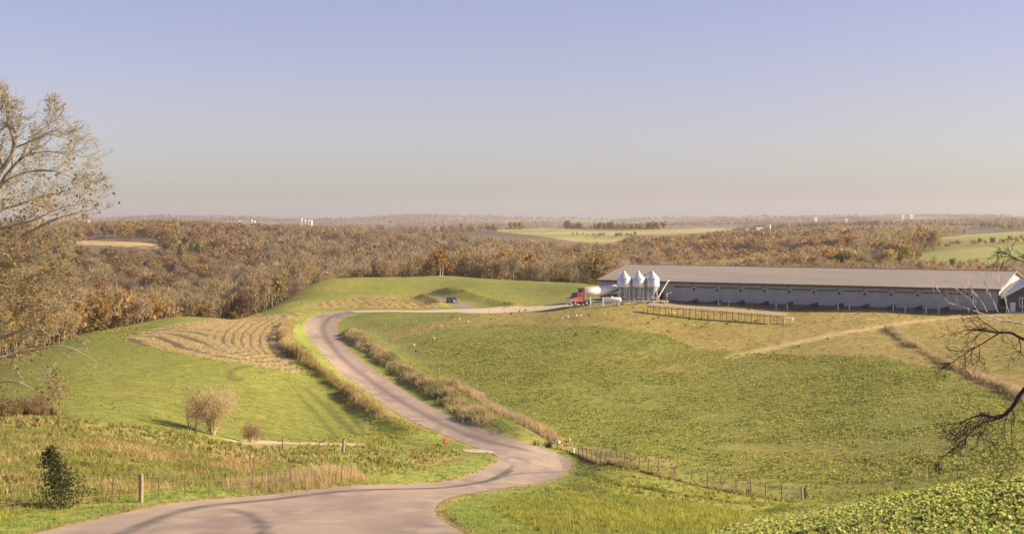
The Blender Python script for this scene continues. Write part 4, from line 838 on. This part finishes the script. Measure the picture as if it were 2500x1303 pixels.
for du, lb in ((1524, 'leftmost of the three galvanised feed bins, next to the truck'), (1558.5, 'middle one of the three galvanised feed bins'), (1593, 'rightmost of the three galvanised feed bins, next to the slanting pipe')):
    feed_bin('feed_bin', loc(du, 734, FD + (1593 - du) * .0), lb)
pi_ = empty('feed_auger', loc(1606, 733, FD), 0, 'white slanting auger pipe rising from the feed bins to the barn wall', 'auger')
M().tube([(0, 0, .5), (2.5, 3.2, 4.0)], .13, 10).build('pipe', m_bone, pi_); M().tube([(-7.6, 0, .55), (0, 0, .5)], .10, 8).build('feed_tube', m_bone, pi_); M().box(-.3, .3, -.3, .3, -.4, .6).build('motor', m_white, pi_)
M().tube([(2.5, 3.2, 4.0), (2.9, 4.2, 4.1)], .12, 8).build('elbow', m_bone, pi_)
ro = empty('roof_auger', loc(1576, 671, FD + 3), 0, 'thin dark filling pipe between the two right feed bins and the roof', 'auger'); M().tube([(-.6, 0, -.3), (1.7, .4, .9), (1.9, .4, 1.0)], .09, 8).build('pipe', m_trim, ro); M().lathe([(.16, .8), (.16, 1.25), (.05, 1.3)], 10, (1.5, .4, 0)).build('cap', m_chrome, ro)

# ------------------------------------------------------------------ feed truck with its round bodied trailer
tp = loc(1390, 745.5, 311.5); ta = R(33)
tk = empty('feed_truck', tp, ta, 'red truck tractor with a long cream tank trailer beside the feed bins', 'truck')   # local +x is the tail
M().prism([(0, .75), (0, 1.55), (1.2, 1.75), (1.5, 2.6), (2.7, 2.65), (2.7, .75)], -1.15, 1.15, 'y').build('cab', m_red, tk, bevel=.08)
M().box(-.16, -.004, -.95, .95, .55, 1.5).build('grille', m_chrome, tk); M().box(-.4, -.163, -1.2, 1.2, .35, .7).build('bumper', m_chrome, tk)
M().prism([(1.26, 1.80), (1.54, 2.52), (1.47, 2.56), (1.17, 1.83)], -1.0, 1.0, 'y').build('windscreen', m_glass, tk)
for s in (-1, 1):
    M().box(1.65, 2.45, s * 1.152 - .01, s * 1.152 + .01, 1.8, 2.55).build('side_window', m_glass, tk); M().box(-.18, -.02, s * .98 - .14, s * .98 + .14, 1.0, 1.3).build('headlight', m_lamp, tk)
    M().tube([(2.95, s * .95, .9), (2.95, s * .95, 3.3)], .09, 8).build('exhaust_stack', m_chrome, tk); M().box(.25, 1.35, s * 1.17 - .08, s * 1.17 + .08, 1.02, 1.2).build('mudguard', m_chrome, tk)
M().box(.4, 13.0, -.42, .42, .72, .98).build('chassis', m_trim, tk)
def wheel(x_, y_, r=.5, w=.3, par=None, m1=None):
    o = M().tube([(x_, y_ - w / 2, r), (x_, y_ + w / 2, r)], r, 16).build('wheel', m_tyre, par); M().tube([(x_, y_ - w / 2 - .015, r), (x_, y_ + w / 2 + .015, r)], r * .5, 12).build('rim', m_chrome, o)
for wx in (.75, 3.7, 4.9, 10.6, 11.8):
    for s in (-1, 1): wheel(wx, s * .98, .5, .32, tk)
tr_ = [(math.cos(a) * 1.12, 2.65 + math.sin(a) * .88) for a in np.linspace(0, math.pi, 11)] + [(-1.1, 2.45), (-.55, 1.75), (.55, 1.75), (1.1, 2.45)]
V0 = []; nn_ = len(tr_)
st_ = [(3.5, .98, -.05), (6.5, 1.0, .08), (9.0, 1.0, .25), (12.4, 1.0, .42), (13.0, .9, .5)]
vv_ = []; ff_ = []
for X_, s_, dz_ in st_: vv_ += [(X_, q[0] * s_, 2.55 + (q[1] - 2.55) * s_ + dz_) for q in tr_]
for i in range(len(st_) - 1):
    for k in range(nn_): ff_.append((i * nn_ + k, i * nn_ + (k + 1) % nn_, (i + 1) * nn_ + (k + 1) % nn_, (i + 1) * nn_ + k))
ff_ += [tuple(range(nn_))[::-1], tuple(range((len(st_) - 1) * nn_, len(st_) * nn_))]
M().add(vv_, ff_).build('tank_body', m_cream, tk, smooth=True)
M().box(3.1, 3.44, -1.15, 1.15, 1.0, 3.55).build('front_bulkhead', m_rust, tk)
M().prism([(8.0, 1.9), (12.9, 2.1), (12.2, 1.2), (9.4, 1.1)], -.5, .4, 'y').build('discharge_hopper', m_trim, tk)
M().tube([(8.6, -1.32, 1.95), (10.2, -1.35, 2.6), (13.6, -1.3, 3.5)], .13, 8).build('discharge_boom', m_rust, tk)
M().tube([(4.0, 0, 3.62), (12.2, 0, 4.05)], .06, 6).build('catwalk_rail', m_white, tk)
M().tube([(14.0, .3, 3.9), (14.3, .3, 2.2), (14.6, .3, 1.0)], .13, 8).build('spout', m_trim, tk)

# propane tank, pipe gate, small boxes beside it
pt = empty('propane_tank', loc(1494, 743, 306), R(-6), 'white round-ended propane tank lying before the feed bins', 'tank')
M().tube([(-1.95, 0, .95), (-1.85, 0, .95), (-1.6, 0, .95), (1.6, 0, .95), (1.85, 0, .95), (1.95, 0, .95)], [.15, .42, .56, .56, .42, .15], 20).build('vessel', m_tank, pt, smooth=True)
M().lathe([(.2, 1.45), (.2, 1.7), (.1, 1.78)], 12).build('dome', m_white, pt)
for s in (-1.1, 1.1): M().box(s - .12, s + .12, -.4, .4, 0, .5).build('saddle', m_conc, pt)
gt_ = empty('pipe_gate', loc(1441, 744, 305), 0, 'white two-rail pipe gate between the truck and the propane tank', 'gate')
for k in (0, 2.6): M().tube([(k, 0, -.2), (k, 0, 1.6)], .12, 8).build('post', m_white, gt_)
M().tube([(0, 0, .75), (2.6, 0, .8)], .09, 6).build('rail', m_white, gt_); M().tube([(0, 0, 1.4), (2.6, 0, 1.45)], .05, 6).build('rail', m_white, gt_)
for k, (uu, vv2, s_) in enumerate(((1502, 742, .5), (1509, 743, .65))):
    o = M().prism([(-s_ / 2, 0), (s_ / 2, 0), (s_ / 2 * .85, s_ * .9), (-s_ / 2 * .85, s_ * .9)], -s_ / 2, s_ / 2, 'y').build('feed_bucket', m_bone, bevel=.06); o.location = loc(uu, vv2, 306); o.location[2] = float(Hq(o.location[0], 306)); tag(o, 'pale bucket at the foot of the propane tank, ' + ('smaller one on the left' if k == 0 else 'larger one on the right'), 'bucket')
sp_ = empty('wall_post_frame', loc(1628, 736, 318), 0, 'white L-shaped pipe frame by the dark fan hood', 'frame'); M().tube([(0, 0, -.3), (0, 0, 1.8)], .09, 8).build('post', m_white, sp_); M().tube([(0, 0, 1.8), (1.2, .1, 1.85)], .05, 6).build('arm', m_white, sp_)
# pale posts standing in front of the barn
pm = M().tube([(0, 0, -.3), (0, 0, 1.25), (0, 0, 1.32)], [.13, .13, .06], 8); pme = None
desc = ['first pale pipe post from the feed bins', 'second pale pipe post from the feed bins', 'third pale pipe post from the feed bins', 'fourth pale pipe post, right of the third', 'fifth pale pipe post, beyond the resting brown hens', 'sixth pale pipe post, beyond the resting brown hens', 'seventh pale pipe post along the barn', 'eighth pale pipe post along the barn', 'ninth pale pipe post along the barn', 'tenth pale pipe post along the barn', 'last pale pipe post by the dead branch']
for k, (uu, vv2) in enumerate(((1754, 737.5), (1779.6, 738.4), (1895, 744), (1922, 744.5), (2046, 750.5), (2074, 752), (2181, 757.5), (2210, 758.5), (2261, 760.5), (2292, 762), (2365, 767))):
    if pme is None: o = pm.build('pipe_post', m_bone); pme = o.data
    else: o = obj_of('pipe_post', pme)
    # stands 2.2 m in front of the wall line
    t = (uu - 1250) / F; nx_, ny_ = math.sin(BA), -math.cos(BA); x0_, y0_ = BO[0] + nx_ * 2.2, BO[1] + ny_ * 2.2; s_ = (t * y0_ - x0_) / (math.cos(BA) - t * math.sin(BA)); q = (x0_ + s_ * math.cos(BA), y0_ + s_ * math.sin(BA)); o.location = (q[0], q[1], float(Hq(*q))); tag(o, desc[k] + ' in front of the barn', 'post', 'pale posts in front of the barn')

# long low shelter in the hen yard
pa = G(1585, 763); pb = G(1915, 790); dx = pb[0] - pa[0]; dy = pb[1] - pa[1]; sl2 = math.hypot(dx, dy); sa = math.atan2(dy, dx)
sh = empty('hen_shelter', pa, sa, 'long narrow tan roofed shelter on thin posts in the hen yard', 'shelter'); dzb = pb[2] - pa[2]
nseg = 23; mr_ = M(); hh = 1.72
for i in range(1): mr_.add([(-.2, -1.05, hh - .12), (sl2 + .2, -1.05, hh - .12 + dzb), (sl2 + .2, 1.05, hh + .18 + dzb), (-.2, 1.05, hh + .18), (-.2, -1.05, hh - .18), (sl2 + .2, -1.05, hh - .18 + dzb), (sl2 + .2, 1.05, hh + .12 + dzb), (-.2, 1.05, hh + .12)], [(0,1,2,3),(7,6,5,4),(0,4,5,1),(1,5,6,2),(2,6,7,3),(3,7,4,0)])
mr_.build('roof', m_shed, sh)
legme = M().box(-.045, .045, -.045, .045, -.3, 1.0).build('leg', m_rust, sh); lm_ = legme.data; first = True
for i in range(nseg):
    for s in (-.66, .66):
        xx = sl2 * i / (nseg - 1); q = pa[:2] + np.array([math.cos(sa) * xx - math.sin(sa) * s, math.sin(sa) * xx + math.cos(sa) * s]); zg = float(Hq(*q)) - pa[2]; zt = hh + dzb * i / (nseg - 1) + .17 * s - .05
        o = legme if first else obj_of('leg', lm_, sh) if (s < 0 or i % 3 == 0) else None; first = False
        if o is None: continue
        o.location = (xx, s, zg); o.scale = (1, 1, max(zt - zg, .5))
M().add([(0, -.7, hh - .45), (sl2, -.7, hh - .45 + dzb), (sl2, -.66, hh - .45 + dzb), (0, -.66, hh - .45), (0, -.7, hh - .55), (sl2, -.7, hh - .55 + dzb), (sl2, -.66, hh - .55 + dzb), (0, -.66, hh - .55)], [(0,1,2,3),(7,6,5,4),(0,4,5,1),(1,5,6,2),(2,6,7,3),(3,7,4,0)]).build('rail', m_rust, sh)
wp = G(1924, 790); tb = empty('white_table', wp, sa, 'low white board table at the right end of the shelter', 'table'); M().box(-1.0, 1.0, -.5, .5, .95, 1.06).build('tabletop', m_white, tb)
for a_1 in (-.9, .9):
    for b_1 in (-.4, .4): M().box(a_1 - .04, a_1 + .04, b_1 - .04, b_1 + .04, -.2, .95).build('leg', m_white, tb)

# ------------------------------------------------------------------ car on the far road
cp = G(1105, 740); ca_ = R(-62)
car = empty('parked_car', cp + np.array([0, 0, .03]), ca_, 'small slate blue car on the far road behind the mound', 'car')   # +x is the nose
M().prism([(-2.1, .35), (-2.1, .95), (-1.75, 1.42), (-.2, 1.48), (.75, 1.0), (1.9, .88), (2.15, .7), (2.15, .35)], -.88, .88, 'y').build('body', m_car, car, bevel=.06)
M().prism([(.70, 1.055), (-.17, 1.50), (-.13, 1.52), (.76, 1.07)], -.74, .74, 'y').build('windscreen', m_glass, car)
for s in (-1, 1):
    M().prism([(-1.6, 1.0), (-1.5, 1.36), (-.3, 1.40), (.45, 1.02)], s * .885 - .008, s * .885 + .008, 'y').build('side_window', m_glass, car); M().box(2.12, 2.2, s * .62 - .14, s * .62 + .14, .62, .80).build('headlight', m_lamp, car)
    for wx in (-1.35, 1.35): wheel(wx, s * .80, .32, .2, car)
M().box(2.152, 2.2, -.85, .85, .36, .58).build('bumper', m_chrome, car)

# ------------------------------------------------------------------ roadside bits
e = empty('marker_box', G(1089, 1089), R(20), 'small orange marker box on a post at the end of the tall grass bank', 'marker'); M().box(-.05, .05, -.05, .05, -.2, .35).build('post', m_wood, e); M().box(-.25, .25, -.18, .18, .3, .85).build('box', m_orange, e, bevel=.03)
for k, (uu, vv2, lb) in enumerate(((1363, 1097, 'white mailbox on a wooden post at the head of the foreground fence'), (1401, 1108, 'short white marker post beside the fence, right of the mailbox'))):
    e = empty('mailbox' if k == 0 else 'marker_post', G(uu, vv2), R(30), lb, 'mailbox' if k == 0 else 'post')
    if k == 0: M().box(-.06, .06, -.06, .06, -.2, .75).build('post', m_wood, e); M().prism([(-.14, .75), (.14, .75), (.14, .92), (.08, 1.0), (-.08, 1.0), (-.14, .92)], -.28, .28, 'y').build('box', m_white, e)
    else: M().box(-.09, .09, -.07, .07, -.2, .62).build('post', m_white, e); M().box(-.11, .11, -.09, .09, .6, .68).build('cap', m_white, e)
e = empty('marker_post', G(1067, 758), 0, 'tiny pale yellow reflector post where the driveway meets the far road', 'post'); M().box(-.09, .09, -.05, .05, -.2, .8).build('post', m_white, e); M().box(-.17, .17, -.06, .06, .5, .95).build('reflector', m_yellow, e)

# ------------------------------------------------------------------ fences: each fence is one thing with posts and wires
def fence(name, px, n, h, r, m_, label, wires=4, thick=(), hs=None, wr=.012, endp=None):
    L_ = spline(Gs(px), 6); d = np.sqrt(((L_[1:, :2] - L_[:-1, :2]) ** 2).sum(1)); cs = np.r_[0, np.cumsum(d)]; O = L_[0].copy(); e = empty(name, O, 0, label, 'fence'); tops = []; rg = np.random.default_rng(n)
    for k in range(n):
        a = cs[-1] * k / (n - 1); i = min(np.searchsorted(cs, a, 'right') - 1, len(d) - 1); f = (a - cs[i]) / d[i]; p = L_[i] * (1 - f) + L_[i + 1] * f; p[2] = Hq(p[0], p[1]); q = p - O; ln = rg.normal(0, .035, 2) * h; hk = h * rg.uniform(.93, 1.06); rk = r * (1.9 if k in thick else 1)
        M().tube([q + [0, 0, -.3], q + [ln[0], ln[1], hk]], [rk, rk * .9], 6).build('post', m_wood if k in thick else m_, e); tops.append((q, q + np.array([ln[0], ln[1], hk])))
    for w_ in range(wires):
        f = (w_ + .9) / wires; mm = M()
        for (a0, a1), (b0, b1) in zip(tops[:-1], tops[1:]):
            pa_ = a0 + (a1 - a0) * f; pb_ = b0 + (b1 - b0) * f; mid = (pa_ + pb_) / 2 - np.array([0, 0, .03]); mm.tube([pa_, mid, pb_], wr, 3, False)
        mm.build('wire', m_wire, e)
    return e
fence('wire_fence', [(1402,1107),(1500,1130),(1600,1157),(1700,1182),(1800,1202),(1900,1218),(1958,1222)], 24, 1.25, .05, m_rust, 'wire fence of thin posts running down the foreground slope on the right', 7, (0, 23), wr=.016)
fence('wire_fence', [(905,812),(954,842),(1040,896),(1109,942),(1168,975),(1213,1004),(1270,1040),(1320,1075),(1362,1096)], 24, 1.4, .045, m_wire, 'pale wire fence behind the weedy bank right of the road', 5, wr=.014)
fence('wire_fence', [(905,809),(985,796),(1062,782),(1165,767),(1235,763),(1302,758),(1378,752)], 14, 1.5, .045, m_wire, 'thin wire fence along the pale gravel driveway', 3, wr=.012)
fence('wire_fence', [(2168,800),(2212,832),(2262,862),(2350,905),(2440,945),(2500,972),(2580,1006)], 26, 1.25, .035, m_bone, 'wire fence in straw coloured grass between field and yard at the right', 5, wr=.013)
fence('wire_fence', [(-60,1258),(100,1240),(225,1230),(343,1226),(423,1216),(500,1210),(581,1203),(622,1200),(700,1192),(790,1183),(860,1172)], 15, 1.2, .03, m_rust, 'rusty wire fence of thin steel posts beside the near road', 3, wr=.006)
o = empty('wooden_post', G(344, 1226), 0, 'thick weathered wooden fence post standing upright by the near road', 'post'); M().tube([(0, 0, -.3), (.01, 0, .7), (0, .01, 1.28), (0, .01, 1.3)], [.11, .105, .10, .09], 9).build('post', m_wood, o); M().tube([(-.1, -.08, 1.0), (.12, -.09, 1.0)], .012, 4).build('staple', m_wire, o)
o = empty('wooden_post', G(838, 1104), 0, 'dark wooden gatepost behind the pale grass clump', 'post'); M().tube([(0, 0, -.2), (.05, 0, 1.2)], [.13, .12], 8).build('post', m_wood, o); M().box(-.05, .15, -.04, .04, 1.2, 1.26).build('cap', m_rust, o)
o = empty('wooden_post', G(690, 1099), 0, 'slim dark post beside the pale lane left of the gatepost', 'post'); M().tube([(0, 0, -.2), (.02, 0, 1.15)], [.05, .045], 7).build('post', m_rust, o); M().box(-.05, .06, -.04, .04, 1.15, 1.19).build('cap', m_rust, o)
o = empty('corner_post', G(1967, 1216), 0, 'dark leaning corner post ending the foreground fence', 'post'); M().tube([(0, 0, -.2), (-.05, 0, .9), (.12, 0, 1.1)], [.10, .09, .08], 8).build('post', m_trim, o); M().tube([(-.05, 0, .75), (.35, .2, -.1)], [.05, .05], 6).build('brace', m_trim, o)

# ------------------------------------------------------------------ hens
def hen_mesh(name, m_, peck):
    mm = M(); V, Fc = ell((0, 0, .25), (.19, .12, .13), 10, 7, .12); mm.add(V, Fc)
    V, Fc = ell((.19, 0, .13 if peck else .42), (.055, .045, .05), 8, 5); 
    mm.tube([(.10, 0, .28), (.18, 0, .22 if peck else .36), (.20, 0, .13 if peck else .42)], [.085, .055, .045], 7); mm.add(V, Fc); mm.tube([(-.12, 0, .28), (-.22, 0, .38), (-.28, 0, .46)], [.09, .06, .02], 7)
    mm.tube([(.23, 0, .12 if peck else .42), (.29, 0, .10 if peck else .41)], [.02, .004], 5)
    for s in (-.05, .05): mm.tube([(.0, s, .2), (0, s, .0)], .014, 5)
    return mm, (.19, .13 if peck else .42)
hens = {}
for cn_, m_ in (('white', m_henw), ('brown', m_henb)):
    for pk in (0, 1):
        mm, hp = hen_mesh('hen', m_, pk); o = mm.build('hen', m_, smooth=True); hens[(cn_, pk)] = (o.data, hp); bpy.data.objects.remove(o)
cmb = M().prism([(-.03, 0), (.03, 0), (.04, .05), (.01, .035), (0, .055), (-.02, .035), (-.04, .05)], -.008, .008, 'y'); o = cmb.build('comb', m_comb); comb_me = o.data; bpy.data.objects.remove(o)
hp_ = [(u_, v_, 'w') for u_, v_ in ((1571,762),(1582,762),(1634,768),(1639,768),(1646,768),(1667,771),(1671,771),(1729,779),(1384,776),(1407,774),(1412,778),(1475,769),(1418,774),(1552,771),(1556,774),(1637,791),(1694,797),(1005,812),(1033,806),(1042,801),(1055,799),(1076,800),(1020,815),(1088,786),(1143,788),(1163,796),(1185,796),(1122,782),(1060,830),(1011,846),(1641,830),(1700,845),(1748,838),(1631,825),(1372,780),(1387,778),(2067,749),(1756,747),(1717,738),(1647,737),(2300,806),(2322,840),(1350,1088),(1390,1080),(2100,767))]
hp_ += [(u_, v_, 'b') for u_, v_ in ((1546,753),(1437,772),(1553,769),(1607,778),(1595,782),(1683,782),(1674,798),(1582,792),(1630,811),(1268,764),(1283,760),(1248,769),(1153,775),(1198,782),(1104,776),(1682,737),(1705,735),(1765,741),(1876,755),(1877,755),(2035,778),(1978,763),(1828,758),(1715,800),(1684,742),(1600,744),(1620,748),(1660,757),(1730,790),(1776,795),(1816,790),(1795,787),(1844,788),(1890,785),(1120,868),(1015,860),(1040,840),(1405,820),(1460,815),(1950,848),(1900,843),(2020,832))]
rg = np.random.default_rng(3)
hp_ += [(1945 + 90 * rg.random(), 754.5 + 5.5 * rg.random(), 'b') for k in range(26)] + [(1560 + 75 * rg.random(), 736 + 5 * rg.random(), 'b' if rg.random() < .6 else 'w') for k in range(24)] + [(1500 + 60 * rg.random(), 741 + 4 * rg.random(), 'b' if rg.random() < .7 else 'w') for k in range(12)]
for u_, v_, c_ in hp_:
    if v_ < 745 and 1500 < u_ < 1640: v_ += 3
    p = G(u_, v_); cn_ = 'white' if c_ == 'w' else 'brown'; me, hd = hens[(cn_, int(rg.random() < .5))]; o = obj_of(cn_ + '_hen', me); o.location = p; s_ = rg.uniform(1.0, 1.3); o.scale = (s_,) * 3; o.rotation_euler = (0, 0, rg.uniform(0, 6.28))
    cl = 'resting close together by the pale posts' if (u_ > 1940 and v_ < 762) else 'pecking near the feed bins' if v_ < 749 and u_ < 1640 else 'ranging over the open yard and field'
    tag(o, '%s hen %s' % (cn_, cl), 'hen', '%s hens %s' % (cn_, cl)); k = obj_of('comb', comb_me, o); k.location = (hd[0], 0, hd[1] + .045)

# ------------------------------------------------------------------ far farms
def silo(u_, v0, v1, D, wpx, lb, grp=None):
    h = (v1 - v0) / F * D; r = wpx / 2 / F * D; p = loc(u_, v1, D); e = empty('tower_silo', p, 0, lb, 'silo', grp)
    M().lathe([(r, -14), (r, h * .93)], 16).build('shaft', m_farsilo, e, smooth=True); M().lathe([(r * 1.03, h * .93), (r * .8, h * .98), (.1, h)], 16).build('dome', m_white, e, smooth=True)
for k, (uu, v0) in enumerate(((736.5, 532.5), (745, 535), (754, 536), (760.5, 537))): silo(uu, v0, 554, 1850, 4.2, ['leftmost and tallest of the four pale silos on the horizon', 'second from the left of the four pale silos on the horizon', 'third from the left of the four pale silos on the horizon', 'rightmost of the four pale silos on the horizon'][k], 'four silos on the horizon')
silo(615, 536, 549, 2100, 3.6, 'left one of the pair of small distant silos'); silo(621.5, 538.5, 549, 2100, 3.6, 'right one of the pair of small distant silos'); silo(1880, 547, 560, 1500, 2.8, 'lone white silo beside the distant white barns')
def farm(u_, v_, wpx, hpx, D, lb, roofm=None):
    w2 = wpx / F * D; h = hpx / F * D; e = empty('farm_building', loc(u_, v_, D), R(12), lb, 'farm building'); M().box(-w2 / 2, w2 / 2, 0, w2 * .5, -12, h * .6).build('wall', m_farsilo, e); M().prism([(-.4, h * .55), (w2 * .25, h), (w2 * .5 + .4, h * .55)], -w2 / 2 - .4, w2 / 2 + .4, 'x').build('roof', roofm or m_white, e)
for a_2 in ((1826, 560, 6, 5, 1500, 'small white house left of the distant barns', m_rust), (1856, 560, 16, 4.5, 1480, 'low white barn beside the lone distant silo'), (585, 544, 3.5, 5, 2000, 'tiny white building at the left of the horizon silos'), (646, 551, 3.5, 4, 1900, 'tiny white shed below the small silo pair'), (670.5, 551, 4.5, 6, 1900, 'bright white shed left of the four silos'), (684, 555, 4, 5, 1850, 'white shed just left of the four silos'),
            (197, 541, 9, 6, 2300, 'white farmhouse glimpsed past the oak'), (213, 542, 12, 5, 2300, 'long white shed right of the glimpsed farmhouse'), (2067, 538, 5, 4, 3200, 'tiny white barn on the right horizon, upper one'), (2076, 545, 7, 3, 2900, 'flat pale shed below the tiny white barn'), (2205, 529, 7, 4, 4200, 'white farm on the right skyline, left one'), (2226, 529, 9, 5, 4200, 'white farm on the right skyline, right one'), (2399, 540, 4, 5, 3200, 'tiny white house near the right edge of the hills'), (1992, 533, 7, 3, 4200, 'low white shed on the skyline right of centre')):
    farm(*a_2)

# ------------------------------------------------------------------ air
hm = bpy.data.materials.new('haze'); hm.use_nodes = True; t = hm.node_tree; t.nodes.clear(); ou = t.nodes.new('ShaderNodeOutputMaterial'); pv = t.nodes.new('ShaderNodeVolumePrincipled')
pv.inputs['Color'].default_value = (.74, .72, .79, 1); pv.inputs['Density'].default_value = 0.000105; pv.inputs['Anisotropy'].default_value = .2; t.links.new(pv.outputs[0], ou.inputs[1])
hz = M().box(-9000, 9000, -120, 9700, float(HG.min()) - 6, 110).build('haze', hm); tag(hz, 'thin pale haze over the valley', 'haze', kind='stuff')
